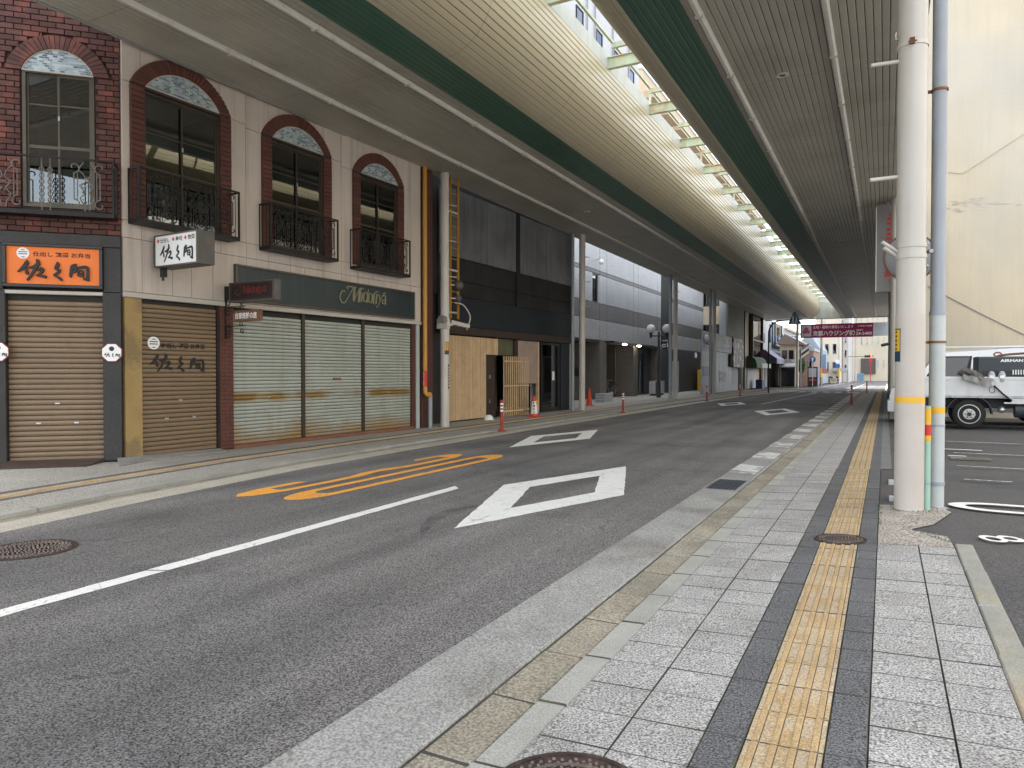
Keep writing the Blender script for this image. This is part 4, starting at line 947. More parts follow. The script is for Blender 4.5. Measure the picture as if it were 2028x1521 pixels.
ob('lettering', brush(B(), SAKUMA, lambda u, v: (SX(u), SZ(v, u)), -.055, .035), 'black', os_)
emblem('emblem', os_, SX(390), SZ(255, 390), .092, -.055)
text('caption', '仕出し 惣菜 お弁当', 'black', os_, SX(555), SX(1560), SZ(318, 1000), SZ(228, 1000), -.055, .004, bold=.02)
# octagonal plaques on the posts
for px_, lb in ((2.85, 'white octagonal plaque with brown rim on the black post right of the corner shutter'), (1.20, 'white octagonal plaque cut by the left edge of the picture')):
    t = facade('plaque', lb, 'plaque', CHX, P0)
    oc = lambda r: [(px_ + r * math.cos(math.pi / 8 + i * math.pi / 4), 1.84 + r * math.sin(math.pi / 8 + i * math.pi / 4)) for i in range(8)]
    ob('rim', B().prism(oc(.175), 'xz', -.085, -.06), 'dark_red', t); ob('face', B().prism(oc(.155), 'xz', -.089, -.08), 'white', t)
    ob('lettering', brush(B(), SAKUMA, lambda u, v: (px_ + (u - 900) / 1250 * .25, 1.80 - (v - 560) / 1250 * .25), -.089, .001), 'black', t)
    k = 16; ob('emblem', B().prism([(px_ + .04 * math.cos(2 * math.pi * i / k), 1.905 + .04 * math.sin(2 * math.pi * i / k)) for i in range(k)], 'xz', -.092, -.088), 'dark_plastic', t)

# cream panelled front
wf = facade('arcade_shophouse', 'cream panelled shophouse with three brick arched balcony windows', 'building', P0, WD)
LJ = [.005, .35, .93, 1.32, 1.78, 2.56, 3.13, 3.71, 4.12, 4.68, 5.27, 5.83, 6.20, 6.75, 7.3, 7.87, 8.32]
UJ = [.005, .34, 1.1, 1.96, 2.56, 3.13, 3.71, 4.68, 5.27, 5.82, 6.38, 7.3, 7.87, 8.32]
WINS = [(.14, 2.18, 6.50, .66), (2.94, 4.92, 6.43, .64), (5.64, 7.55, 6.34, .62)]
gap = .004
def panel(a, b_, c, d): ob('panel', B().fbox(a + gap, b_ - gap, -.02, .03, c + gap, d - gap, .003), 'panel', wf)
for a, b_ in zip(LJ, LJ[1:]):
    if b_ - a > .05: panel(a, b_, 2.895, 3.82)
for a, b_ in zip(UJ, UJ[1:]):
    cuts = []
    for w0, w1, spr, _ in WINS:
        i0, i1 = w0 + .12, w1 - .12
        if a < i1 and b_ > i0: cuts.append((max(a, i0), min(b_, i1), spr))
    if not cuts: panel(a, b_, 3.82, 7.4); continue
    c0, c1, spr = cuts[0]
    panel(a, b_, 3.82, 4.12); panel(a, b_, spr, 7.4)
    if c0 - a > .03: panel(a, c0, 4.12, spr)
    if b_ - c1 > .03: panel(c1, b_, 4.12, spr)
bw = B()
xs = [0] + [v for w0, w1, _, _ in WINS for v in (w0 + .2, w1 - .2)] + [8.35]
for i in range(0, len(xs), 2): bw.box(xs[i], xs[i + 1], .03, .2, 2.9, 13)
for w0, w1, spr, _ in WINS: bw.box(w0 + .2, w1 - .2, .03, .2, 2.9, 4.1).box(w0 + .2, w1 - .2, .03, .2, spr, 13)
ob('backing_wall', bw, 'seam', wf)
jamb = B().fbox(0, .245, -.075, .0, 0, .082, .005).mesh('brick', 'brick_brown')
for w0, w1, spr, rise in WINS:
    cx = (w0 + w1) / 2; hw = (w1 - w0) / 2
    sr = ob('surround', B().box(w0 + .006, w0 + .24, -.058, -.001, 4.1, spr), 'mortar', wf); ob('jamb_backing', B().box(w1 - .24, w1 - .006, -.058, -.001, 4.1, spr), 'mortar', sr)
    z = 4.12
    while z + .082 < spr:
        link('brick', jamb, sr, (w0, RND.uniform(-.002, .002), z)); link('brick', jamb, sr, (w1 - .245, RND.uniform(-.002, .002), z)); z += .094
    arch(sr, cx, hw, rise, hw - .26, rise - .25, spr, 'brick_brown', 29, -.075, .06)
    r = arch_r(hw - .01, rise - .01); cz = spr + rise - .01 - r; A = math.asin((hw - .01) / r)
    ob('arch_backing', B().prism([(cx + r * math.sin(-A + 2 * A * i / 20), cz + r * math.cos(-A + 2 * A * i / 20)) for i in range(21)], 'xz', -.05, -.021), 'mortar', sr)
    fan(wf, cx, hw - .27, rise - .26, spr + .005, -.062)
    ob('head', B().fbox(w0 + .24, w1 - .24, -.07, .03, spr - .05, spr, .004), 'brown_frame', wf)
    wnd = window(wf, w0 + .245, w1 - .245, 4.12, spr - .055, 'brown_frame', y=.03, transom=5.75, room=1.5)
    wn2 = ob('blind', B().box(w0 + .3, w0 + .85, .12, .14, spr - .5, spr - .06), 'room_light', wnd) if w0 > 5 else None
for (a, b_), zz in zip(((.10, 2.15), (2.88, 4.84), (5.56, 7.46)), (4.06, 4.02, 3.97)): balcony(wf, a, b_, zz, zz + .95, .35, 'wrought_iron', (.17, .5, .83))
# a stepladder stands in the first two rooms
def stepladder(s, lb):
    t = facade('stepladder', lb, 'stepladder', P0, WD)
    for sg in (-1, 1):
        l = B()
        for e in (0, .28): l.box(-.02, .02, -.01, .01, -.02, .95)
        o = ob('side_rail', B().prism([(s + sg * .20, 4.13), (s + sg * .20 + .05, 4.13), (s + sg * .04 + .05, 4.95), (s + sg * .04, 4.95)], 'xz', .30, .33), 'white', t)
    r = B()
    for i in range(3): z = 4.35 + i * .2; hw = .2 - (z - 4.13) * .19; r.box(s - hw, s + hw + .05, .31, .335, z, z + .025)
    ob('tread', r, 'white', t)
stepladder(.86, 'white stepladder standing inside the arched window next to the brick corner'); stepladder(3.42, 'white stepladder inside the middle arched window')
ob('rail', B().box(.3, 2.0, .5, .54, 4.93, 4.98).box(3.1, 4.8, .5, .54, 4.8, 4.85), 'rust', wf)
# trim, pilasters, shutters
ob('trim', B().fbox(.0, 8.32, -.045, .05, 2.80, 2.89, .008), 'panel_trim', wf)
ob('lintel_backing', B().box(.0, 8.32, .12, .2, 2.6, 2.95), 'seam', wf); ob('rear_wall', B().box(-1, 8.9, 8.8, 9, -.05, 13), 'panel', wf); ob('tan_pier', B().fbox(.03, .34, -.02, .2, .0, 2.795, .006), 'tan_plaster', wf)
sh2 = shutter(wf, .345, 1.875, .03, 2.79, .082, 'shutter_brown', y=.05)
def brickpier(x0, x1, z0, z1, y0, bwid, bh):
    p = ob('brick_pier', B().box(x0 + .004, x1 - .004, y0 + .006, .2, z0, z1), 'mortar', wf); b = B(); z = z0; r = 0
    while z + bh <= z1 + .001:
        x = x0 - (r % 2) * bwid / 2
        while x < x1 - .01:
            a, c = max(x, x0) + .004, min(x + bwid, x1) - .004
            if c - a > .02: b.fbox(a, c, y0 + RND.uniform(0, .002), y0 + .02, z + .004, z + bh - .004, .003)
            x += bwid
        z += bh; r += 1
    ob('bricks', b, 'brick_brown', p)['kind'] = 'stuff'
brickpier(1.92, 2.235, 0, 2.795, -.03, .21, .075)
brickpier(8.33, 8.86, 0, 7.2, -.02, .22, .075)
brickpier(7.95, 8.32, 0, 2.795, .01, .2, .075)
ob('sill', B().fbox(2.24, 7.95, -.06, .2, -.02, .06, .006), 'rust_brown', wf)
for i, (a, b_) in enumerate(((2.275, 4.065), (4.155, 6.01), (6.115, 7.93))): shutter(wf, a, b_, .06, 2.76, .075, 'shutter_green', y=.06, rail='steel', lock=.92)
for x in (4.07, 6.015): ob('shutter_post', B().fbox(x, x + .08, .0, .12, .06, 2.79, .006), 'brown_frame', wf)
ob('letter_slot', B().fbox(5.05, 5.30, .03, .05, 1.33, 1.38, .004), 'rust', wf)
rf = B().box(0, 8.9, .2, 9, 12.8, 13); ob('roof', rf, 'roof_metal', wf)
ob('flank', B().box(8.66, 8.86, .2, 9, 0, 12.8), 'panel', wf)
# lettering on the tan shutter
sx = lambda u: .47 + (u - 190) / (1700 - 190) * 1.16; sz = lambda v: 2.10 - (v - 330) / 740 * .68
U = lambda u: .51 + (u - 300) / (1540 - 300) * 1.10
ob('lettering', brush(B(), SAKUMA, lambda u, v: (U(u), 1.83 - (v - 378) / 740 * .62), .036, .008), 'black', sh2)
emblem('emblem', sh2, .585, 2.03, .115, .036, d=.007)
text('caption', '仕出し 惣菜 お弁当', 'black', sh2, .72, 1.62, 1.94, 2.05, .036, .008, bold=.03)
# projecting light box: faces up the street
W_A = math.atan2(WD[1] - P0[1], WD[0] - P0[0])
bx = facade('projecting_sign', 'white projecting light box sign with brush lettering under the first balcony', 'sign', P0, WD)
def yb(y, s): return (s, y)
# box occupies s .98..1.30, sticks out .12 to .98 from the wall
ob('housing', B().box(.50, .82, -1.34, -.16, 3.34, 3.90), 'sign_grey', bx)
ob('bracket', B().box(.56, .76, -.16, -.0, 3.42, 3.80), 'sign_grey', bx)
ob('cable_box', B().box(.55, .61, -.34, -.22, 3.18, 3.34).cyl((.58, -.26, 3.12), (.58, -.26, 3.20), .02, n=8), 'black', bx)
fc = link('face', B().box(-.56, .56, -.008, .0, -.255, .255).mesh('face', 'sign_white'), bx, (.498, -.75, 3.62), (0, 0, rad(-90)))
fr_ = B().box(-.59, .59, -.02, .002, .255, .28).box(-.59, .59, -.02, .002, -.28, -.255).box(-.59, -.56, -.02, .002, -.255, .255).box(.56, .59, -.02, .002, -.255, .255)
ob('rim', fr_, 'bronze_frame', fc)
ob('lettering', brush(B(), SAKUMA, lambda u, v: (-.44 + (u - 300) / 1240 * .91, .10 - (v - 370) / 380 * .30), -.008, .001), 'black', fc)
for i, (s_, a, b_) in enumerate((('仕出し', -.42, -.16), ('寿司', .0, .18), ('惣菜', .33, .52))):
    text('caption', s_, 'black', fc, a, b_, .135, .215, -.008, .002, bold=.015)
    c = a - .06; ob('diamond', B().prism([(c - .036, .175), (c, .215), (c + .036, .175), (c, .135)], 'xz', -.0105, -.0085), 'red', fc)
# long dark green fascia sign
fs_ = facade('fascia_sign', 'long dark green fascia sign with brass script letters above the rusty shutters', 'sign', P0, WD)
ob('panel', B().box(2.30, 7.92, -.07, -.02, 2.97, 3.61), 'mid_green', fs_)
ob('frame', B().fbox(2.25, 7.97, -.10, -.02, 3.61, 3.655, .006).fbox(2.25, 7.97, -.10, -.02, 2.925, 2.97, .006).fbox(2.25, 2.30, -.10, -.02, 2.97, 3.61, .006).fbox(7.92, 7.97, -.10, -.02, 2.97, 3.61, .006), 'bronze_frame', fs_)
mx = lambda u: 5.12 + (u - 180) / 1075 * 1.65
mz = lambda u, v: 3.55 - (v - 225 - (u - 340) * .13) / 480 * .50
def unsk(u, v): return (mx(u), mz(u, v))
ob('lettering', brush(B(), MIDORI, unsk, -.07, .03), 'brass', fs_)
# small dark projecting sign with red script
ms = facade('projecting_sign', 'dark projecting box sign with red script at the end of the green fascia', 'sign', P0, WD)
ob('housing', B().box(2.0, 2.16, -1.45, -.2, 2.86, 3.24), 'sign_grey', ms); ob('bracket', B().box(2.02, 2.14, -.2, -.04, 2.92, 3.18), 'black', ms)
fc = link('face', B().box(-.58, .58, -.006, 0, -.16, .16).mesh('face', 'black'), ms, (1.998, -.825, 3.05), (0, 0, rad(-90)))
rb = B()
for q in ((-.55, .55, .133, .138), (-.55, .55, -.138, -.133), (-.55, -.545, -.133, .133), (.545, .55, -.133, .133)): rb.box(q[0], q[1], -.0075, -.0062, q[2], q[3])
ob('border', rb, 'dark_red', fc)
ob('lettering', brush(B(), MIDORI, lambda u, v: (-.43 + (u - 180) / 1075 * .86, .10 - (v - 225 - (u - 340) * .13) / 480 * .20), -.006, .001), 'dark_red', fc)
# hanging wooden plaque on a scroll bracket
hp = facade('hanging_sign', 'small brown wooden sign with white lettering hung from a scroll bracket', 'sign', P0, WD)
ob('board', B().box(2.02, 2.07, -1.06, -.31, 2.48, 2.70), 'plaque_wood', hp)
fc = link('face', B().box(-.355, .355, -.003, 0, -.095, .095).mesh('face', 'plaque_wood'), hp, (2.018, -.685, 2.59), (0, 0, rad(-90)))
text('lettering', '自家焙煎の店', 'white', fc, -.32, .28, -.06, .065, -.003, .002, bold=.02)
ib = B(); yv = lambda y, z: (2.045, y, z)
ib.box(2.03, 2.06, -.05, -.03, 2.15, 2.95); ib.tube([yv(-.04, 2.78), yv(-.62, 2.78)], .008); ib.tube([yv(-.04, 2.40), yv(-.62, 2.40)], .008)
for z in (2.86, 2.68, 2.36, 2.24): ib.tube([yv(-.13 - (q[0]), q[1]) for q in spiral(0, z, .085, 0, 1.4, 20)], .009, 5)
for z, d in ((2.86, 1), (2.76, -1), (2.44, 1), (2.30, -1)): ib.tube([yv(-.50 - q[0], q[1]) for q in spiral(0, z, .06, d, 1.2, 16)], .008, 5)
ib.tube([yv(-.45, 2.78), yv(-.45, 2.72)], .006); ib.tube([yv(-.45, 2.49), yv(-.45, 2.40)], .006)
ob('bracket', ib, 'wrought_iron', hp, smooth=True)
# body of the corner building behind the fronts
ob('side_wall', B().box(0, 20, -.2, 0, 0, 18), 'brick', ch)  # unseen upper part raised to keep sun off the near road
sw = LAST[0]; sw.name = 'side_wall'; sw.rotation_euler = (0, 0, rad(135)); sw.location = (.52, .05, 0)
ob('roof', B().prism([(.5, .1), (2.99, .1), (4.0, 6), (-4, 6)], 'xy', 12.8, 13), 'roof_metal', ch)
# ------------------------------------------------------------------ services between the buildings
yp = thing('gas_pipe', 'tall yellow pipe with red warning sticker beside the brick pier', 'pipe', (-11.1, 15.95, 0))
ob('pipe', B().cyl((0, 0, 1.02), (0, 0, 7.09), .06, n=16), 'yellow_pipe', yp, smooth=True)
ob('elbow', B().tube([(0, 0, 1.04), (.01, .0, .96), (.05, .02, .90), (.1, .05, .88)], .062, 12).sphere((.1, .06, .9), .07, 8), 'yellow_pipe', yp, smooth=True)
ob('sticker', B().cyl((0, 0, 1.12), (0, 0, 1.55), .0612, n=16, caps=False), 'red', yp, smooth=True)
text('lettering', '電気注意', 'white', yp, -.02, .02, 1.15, 1.52, -.062, .001, vertical=True)
gp_ = tag(ob('service_pipe', B().cyl((-11.02, 16.08, -.05), (-11.02, 16.08, .9), .055, n=14), 'pipe_grey', smooth=True), 'short grey pipe under the yellow pipe elbow', 'pipe')
tag(ob('cable_duct', B().box(-11.36, -11.22, 15.72, 15.86, -.05, 7.09), 'pipe_pale'), 'pale grey vertical duct against the brown brick pier', 'duct')
# rusty ladder on the first column
ld = thing('ladder', 'yellow steel ladder fixed beside the first white column', 'ladder', (-10.95, 16.98, 3.05))
for y in (0, .42): ob('side_rail', B().box(-.03, .03, y - .02, y + .02, 0, 4.03), 'yellow_pipe', ld)
rg = B().cyl((0, .02, 0), (0, .40, 0), .01, n=6).mesh('rung', 'yellow_pipe')
for i in range(13): link('rung', rg, ld, (0, 0, .15 + i * .31))
for z in (1.35, 3.0): ob('bracket', B().box(-.02, .02, -.28, .38, z, z + .05), 'column', ld)
cc = thing('security_camera', 'white bullet security camera on the ladder column', 'camera', (-10.95, 16.7, 2.95))
ob('body', B().prism([(-.07, -.05), (.07, -.05), (.08, .05), (0, .075), (-.08, .05)], 'xz', .18, .85), 'column_grey', cc); LAST[0].rotation_euler = (rad(-8), 0, rad(-20))
ob('lens', B().cyl((.0, .85, 0), (0, .87, 0), .045, n=14), 'black', cc); LAST[0].rotation_euler = (rad(-8), 0, rad(-20))
ob('arm', B().tube([(.1, .0, -.12), (.15, .15, -.1), (.14, .3, -.05)], .03, 8).box(-.16, .16, -.16, .02, -.22, .06), 'column', cc)
ob('cable', B().tube(catmull([(.05, .45, .55), (.15, .75, .5), (.25, .95, .2), (.25, .85, -.1), (.22, .80, -.22)], 6), .02, 6), 'column_grey', cc, smooth=True)
ob('junction_box', B().box(-.02, .16, -.30, -.14, -.05, .12), 'aluminium', cc)
for z, r_, lb in ((4.0, .15, 'upper round grey speaker dome behind the yellow ladder'), (3.62, .11, 'lower round grey speaker dome behind the yellow ladder')):
    t = thing('speaker_dome', lb, 'speaker', (-10.85, 17.25, z)); ob('dome', B().sphere((0, 0, 0), r_, 9), 'sign_grey', t, smooth=True); ob('stem', B().cyl((-.1, -.3, 0), (0, 0, 0), .02, n=8), 'column', t)
def wrapsheet(x, y, r, a0, a1, z0, z1, k=8):
    b = B(); vs = []
    for i in range(k + 1):
        a = a0 + (a1 - a0) * i / k
        for z in (z0, z1): vs.append((x + r * math.cos(a), y + r * math.sin(a), z))
    return b.add(vs, [(2 * i, 2 * i + 2, 2 * i + 3, 2 * i + 1) for i in range(k)])
def sticker(x, y, r, ac, half, z0, z1, label, top='yellow', bot='navy', split=.3):
    t = thing('sticker', label, 'sticker', (x, y, z0))
    zz = (z1 - z0) * split
    ob('upper_field', wrapsheet(0, 0, r + .002, ac - half, ac + half, zz, z1 - z0), top, t, smooth=True); ob('lower_field', wrapsheet(0, 0, r + .002, ac - half, ac + half, 0, zz), bot, t, smooth=True)
    ob('border', wrapsheet(0, 0, r + .0013, ac - half - .05, ac + half + .05, -.012, z1 - z0 + .012), 'navy', t, smooth=True)
    k = 5
    for i in range(k):
        zc = zz + (z1 - z0 - zz) * (i + .5) / k
        for s in (-1, 1): ob('lettering', wrapsheet(0, 0, r + .0032, ac + s * half * .38 - half * .16, ac + s * half * .38 + half * .16, zc - .011, zc + .011, 2), 'black' if i % 2 == 0 or s > 0 else 'navy', t)
    return t
CA = math.atan2(-16.7, 10.95)
sticker(-10.95, 16.7, .125, CA + .55, .55, 2.02, 2.35, 'small yellow and blue sticker on the ladder column')
t = thing('sticker', 'narrow black vertical strip label on the ladder column', 'sticker', (-10.95, 16.7, 1.05)); ob('strip', wrapsheet(0, 0, .127, CA + .75, CA + 1.25, 0, .68), 'black', t, smooth=True)
for i in range(7): ob('lettering', wrapsheet(0, 0, .1285, CA + .88, CA + 1.1, .06 + i * .085, .11 + i * .085, 2), 'white', t)
tag(ob('downpipe', B().cyl((-11.15, 26.35, -.05), (-11.15, 26.35, 7.09), .07, n=14), 'pipe_grey', smooth=True), 'grey downpipe left of the second white column', 'pipe')
tag(ob('downpipe', B().cyl((-10.95, 40.25, -.05), (-10.95, 40.25, 7.09), .09, n=14), 'pipe_grey', smooth=True), 'grey downpipe beside the column at the black hotel sign', 'pipe')
tag(ob('downpipe', B().cyl((-10.5, 48.7, -.05), (-10.5, 48.7, 7.09), .09, n=14), 'pipe_grey', smooth=True), 'grey downpipe before the pale blue hoarding', 'pipe')

# ------------------------------------------------------------------ charred shop under renovation
DA, DB = (-11.80, 17.0), (-11.55, 26.0)
df = facade('charred_shop', 'black shop front under renovation with grey corrugated upper wall', 'building', DA, DB)
def corr(b, x0, x1, z0, z1, y, pitch, dep):
    x = x0; vs = []; k = 0
    while x < x1:
        for dx, dy in ((0, 0), (pitch * .28, 0), (pitch * .42, -dep), (pitch * .86, -dep)):
            if x + dx <= x1: vs.append((x + dx, y + dy))
        x += pitch
    vs.append((x1, y)); n_ = len(vs)
    b.add([(u, v, z0) for u, v in vs] + [(u, v, z1) for u, v in vs], [(i, i + 1, n_ + i + 1, n_ + i) for i in range(n_ - 1)]); return b
ob('cladding', corr(B(), .6, 5.28, 5.06, 7.12, -.04, .11, .025), 'clad_dark', df); ob('cladding', corr(B(), 5.52, 9.95, 5.06, 7.12, -.04, .11, .025), 'clad_dark', df)
ob('wall', B().box(.0, 10.3, .02, .2, 2.7, 9), 'char_black', df)
ob('pier', B().fbox(-.05, 1.0, -.02, .3, -.05, 2.69, .01), 'char_black', df); ob('rear_wall', B().box(0, 10.3, 8.8, 9, -.05, 9).box(0, .2, .31, 8.8, -.05, 9), 'char_black', df); ob('gap_sunblock', B().box(-.7, 0, .5, .7, -.05, 9), 'char_black', df); ob('mullion', B().box(5.29, 5.50, -.10, .02, 3.85, 7.15), 'char_black', df)  # gap wall added to stop sun slipping between the two buildings
for a, b_ in ((.6, 5.28), (5.52, 9.95)):
    ob('burnt_panel', B().fbox(a, b_, -.02, .02, 4.35, 5.05, .006), 'char_black', df); ob('burnt_panel', B().fbox(a, b_, -.03, .02, 3.86, 4.335, .006), 'char_black', df)
ob('fascia_board', B().fbox(.5, 9.95, -.10, .02, 2.93, 3.84, .01), 'navy_black', df)
ob('lintel_beam', B().fbox(.5, 9.95, -.14, .02, 2.68, 2.925, .01), 'brown_beam', df)
wsc = ob('slat_screen', B().box(1.02, 4.03, -.02, .0, 2.10, 2.64).box(1.02, 3.265, -.02, .0, .03, 2.10), 'brown_beam', df)
sm = B().fbox(0, .040, -.05, -.02, .02, 2.645, .003).mesh('slat', 'cedar'); ss = B().fbox(0, .040, -.05, -.02, 2.10, 2.645, .003).mesh('slat', 'cedar')
x = 1.02
while x < 4.02: link('slat', sm if x < 3.235 else ss, wsc, (x, RND.uniform(-.003, .003), 0)); x += .0595
ob('door', B().fbox(3.29, 3.98, .02, .07, .02, 2.09, .006), 'brown_beam', df)
many('door_handle', [B().box(3.55, 3.62, -.01, .02, 1.30, 1.42), B().box(3.56, 3.6, -.0, .02, .48, .6)], 'aluminium', df)
# opening behind the free standing lattice
ob('olive_panel', B().box(4.05, 5.2, .03, .05, 2.10, 2.67), 'olive', df); ob('post', B().box(5.2, 5.45, -.04, .06, 0, 2.68), 'brown_beam', df)
ob('interior', B().quad((4.05, 1.8, 0), (7.1, 1.8, 0), (7.1, 1.8, 2.6), (4.05, 1.8, 2.6)).quad((4.05, .06, .01), (7.1, .06, .01), (7.1, 1.8, .01), (4.05, 1.8, .01)), 'olive', df)
ob('board', B().fbox(5.46, 6.98, -.03, .02, 1.10, 2.66, .005), 'pink_board', df); ob('timber_post', B().fbox(7.0, 7.1, -.05, .05, .0, 2.66, .005), 'cedar', df)
gd = B()
for q in ((7.25, 7.36, .02, 2.66), (8.80, 8.92, .02, 2.66)): gd.box(q[0], q[1], -.05, .05, q[2], q[3])
gd.box(7.36, 8.80, -.05, .05, .02, .14).box(7.36, 8.80, -.05, .05, 2.56, 2.66)
gdo = ob('glass_door', gd, 'satin_black', df); ob('pane', B().box(7.36, 8.80, -.004, .004, .14, 2.56), 'glass_dark', gdo)
ob('curtain', corr(B(), 7.3, 8.7, .1, 2.2, .45, .14, .05), 'grey_wall', df); ob('notice', B().box(8.28, 8.48, -.012, -.006, 1.2, 1.55), 'white', gdo)
ob('end_post', B().fbox(8.95, 9.75, -.08, .05, 0, 2.68, .008), 'navy_black', df); ob('render_strip', B().fbox(9.76, 10.25, -.06, .05, 0, 2.9, .01), 'column', df)
ob('side_wall', B().box(10.1, 10.3, .2, 9, 0, 7.2), 'char_black', df); ob('roof', B().box(0, 10.3, .2, 9, 7.2, 7.4), 'roof_metal', df)
# free standing lattice screen
lt = facade('lattice_screen', 'pale wooden lattice screen leaning in front of the black doorway', 'screen', DA, DB)
lm = B().fbox(0, .04, -.03, .0, .0, 2.06, .003).mesh('slat', 'cedar')
for i in range(13): link('slat', lm, lt, (4.02 + i * .143, -.26 + RND.uniform(-.003, .003), .0))
for z in (.16, 1.02, 1.86): ob('rail', B().fbox(4.0, 5.80, -.32, -.29, z, z + .05, .003), 'cedar', lt)
hm = thing('helmet', 'white safety helmet lying on the pavement by the wooden screen', 'helmet', (-11.1, 19.45, -.01))
ob('shell', B().lathe([(.15, 0), (.148, .06), (.12, .13), (.07, .165), (.001, .175)], n=18), 'white', hm, smooth=True); ob('brim', B().lathe([(.15, .0), (.18, .002), (.17, .015), (.148, .02)], n=18), 'white', hm, smooth=True)
ob('strap', B().tube([(.12, .05, .0), (.2, -.12, .01), (.1, -.2, .01)], .008, 5), 'black', hm)
def cone(loc, label, h=.72, plain=False, yellow=None):
    t = thing('traffic_cone', label, 'traffic cone', loc)
    ob('base', B().tbox(-.19, .19, -.19, .19, 0, .035, .01), 'cone_red', t)
    P = [(.155, .035), (.135, .09), (.035, h), (.001, h)]
    ob('body', B().lathe(P, n=20), 'cone_red', t, smooth=True)
    if not plain:
        rr = lambda z: .135 - (z - .09) / (h - .09) * .10
        ob('white_sleeve', B().lathe([(rr(.11) + .003, .11), (rr(.53) + .003, .53), (rr(.53), .53), (rr(.11), .11)], n=20), 'white', t, smooth=True)
        for i, s in enumerate('駐車禁止'[:4]):
            z = .43 - i * .1; a = math.atan2(-loc[1], -loc[0])
            o = text('lettering', s, 'black', t, -.035, .035, z, z + .085, -(rr(z + .04) + .008), .001, bold=.03); o.rotation_euler = (0, 0, a + math.pi / 2)
    return t
cone((-10.65, 21.8, -.012), 'red cone with white lettered sleeve beside the lattice screen')
wt = thing('warning_board', 'small yellow warning board behind the lettered cone', 'sign', (-10.85, 22.35, 0), rad(85))
ob('face', B().prism([(-.12, .12), (.12, .12), (.15, .55), (-.15, .55)], 'xz', -.01, .01), 'yellow', wt); ob('mark', B().lathe([(.05, .0), (.001, .002)], n=12), 'black', wt); LAST[0].location = (0, -.012, .42); LAST[0].rotation_euler = (rad(90), 0, 0)
ob('leg', B().box(-.13, -.11, -.01, .01, 0, .2).box(.11, .13, -.01, .01, 0, .2).box(-.12, .12, .05, .2, 0, .02), 'dark_plastic', wt)
cone((-11.95, 30.2, -.012), 'plain red traffic cone just right of the second white column', .8, True)
# folding bollards
def bollard(loc, label, grp, h=.8):
    t = thing('bollard', label, 'bollard', loc, 0, grp)
    ob('base', B().lathe([(.10, -.02), (.10, .015), (.06, .03), (.001, .03)], n=16), 'bollard_red', t, smooth=True)
    ob('post', B().lathe([(.042, .02), (.042, h - .04), (.05, h - .035), (.05, h - .01), (.03, h), (.001, h)], n=16), 'bollard_red', t, smooth=True)
    for i in range(3): z = h * (.62 + i * .11); ob('reflective_band', B().cyl((0, 0, z), (0, 0, z + .045), .0435, n=16, caps=False), 'white', t, smooth=True)
for (x, y), lb in (((-8.83, 16.15), 'red bollard in front of the lattice screen'), ((-8.83, 25.8), 'red bollard in front of the hotel bicycle bay'), ((-8.5, 38.6), 'red bollard in front of the pale blue hoarding'), ((-8.35, 47.6), 'red bollard at the kerb before the brown shop sign')): bollard((x, y, -.01), lb, 'bollards along the left kerb')
for (x, y), lb in (((-1.42, 37.6), 'nearer dark red bollard at the edge of the right pavement'), ((-1.2, 58.7), 'farther dark bollard at the end of the right pavement')): bollard((x, y, -.05), lb, 'bollards along the right kerb', .95)

# ------------------------------------------------------------------ hotel with grey tiled front
HA, HB = (-14.2, 27.0), (-14.2, 60.0)
hf = facade('hotel', 'pale grey tiled hotel front with recessed entrance and tower above', 'building', HA, HB)
VJ = [.5, 10.45, 11.58, 16.45, 17.4, 21.8, 22.7]
def hpan(a, b_, z0, z1, m, y=0, d=.3): ob('panel', B().fbox(a + .02, b_ - .02, y, y + d, z0 + .01, z1 - .01, .01), m, hf)
for a, b_ in zip(VJ, VJ[1:]):
    segs = [(3.32, 4.45, 'hotel_tile'), (4.45, 5.38, 'hotel_band'), (5.38, 6.98, 'hotel_tile'), (6.98, 7.2, 'hotel_band'), (7.2, 11.5, 'hotel_tile')]
    for z0, z1, m in segs:
        if a < 1 and z0 in (5.38,): hpan(a, 9.35, z0, z1, m); hpan(10.22, b_, z0, z1, m); continue
        hpan(a, b_, z0, z1, m)
ob('core', B().box(.5, 9.3, .31, .5, 3.32, 11.5).box(10.25, 36, .31, .5, 3.32, 11.5), 'seam', hf)
wn = ob('slit_window', B().box(9.36, 9.42, .05, .2, 5.40, 6.97).box(10.14, 10.2, .05, .2, 5.40, 6.97).box(9.42, 10.14, .05, .2, 6.9, 6.97).box(9.42, 10.14, .05, .2, 5.40, 5.47), 'satin_black', hf)
ob('pane', B().box(9.42, 10.14, .1, .11, 5.47, 6.9), 'glass_dark', wn); ob('interior', B().box(9.3, 10.3, .6, .65, 5.3, 7.0), 'room', wn)
for a, b_ in ((10.47, 11.58), (16.45, 17.4), (22.2, 22.7)): ob('pier', B().fbox(a, b_, .0, 1.2, -.05, 3.3, .01), 'hotel_ground', hf)
ob('recess_wall', B().box(.5, 10.47, .9, 1.1, -.05, 3.32), 'hotel_ground', hf)
ob('bay_wall', B().box(11.58, 16.45, 3.9, 4.1, -.05, 3.2).box(16.2, 16.44, 1.2, 3.9, -.05, 3.2), 'rust_brown', hf)
bpy.data.objects[LAST[0].name].data.materials[0] = MATS['brown_frame']
ob('bay_ceiling', B().box(.5, 22.7, .05, 5, 3.2, 3.31), 'hotel_dark', hf)
ob('bay_floor', B().box(.5, 36.5, -2.6, 5, -.1, -.012), 'curb', hf)
ob('canopy_plate', B().box(11.3, 19.2, -.55, .0, 3.24, 3.31), 'satin_black', hf)
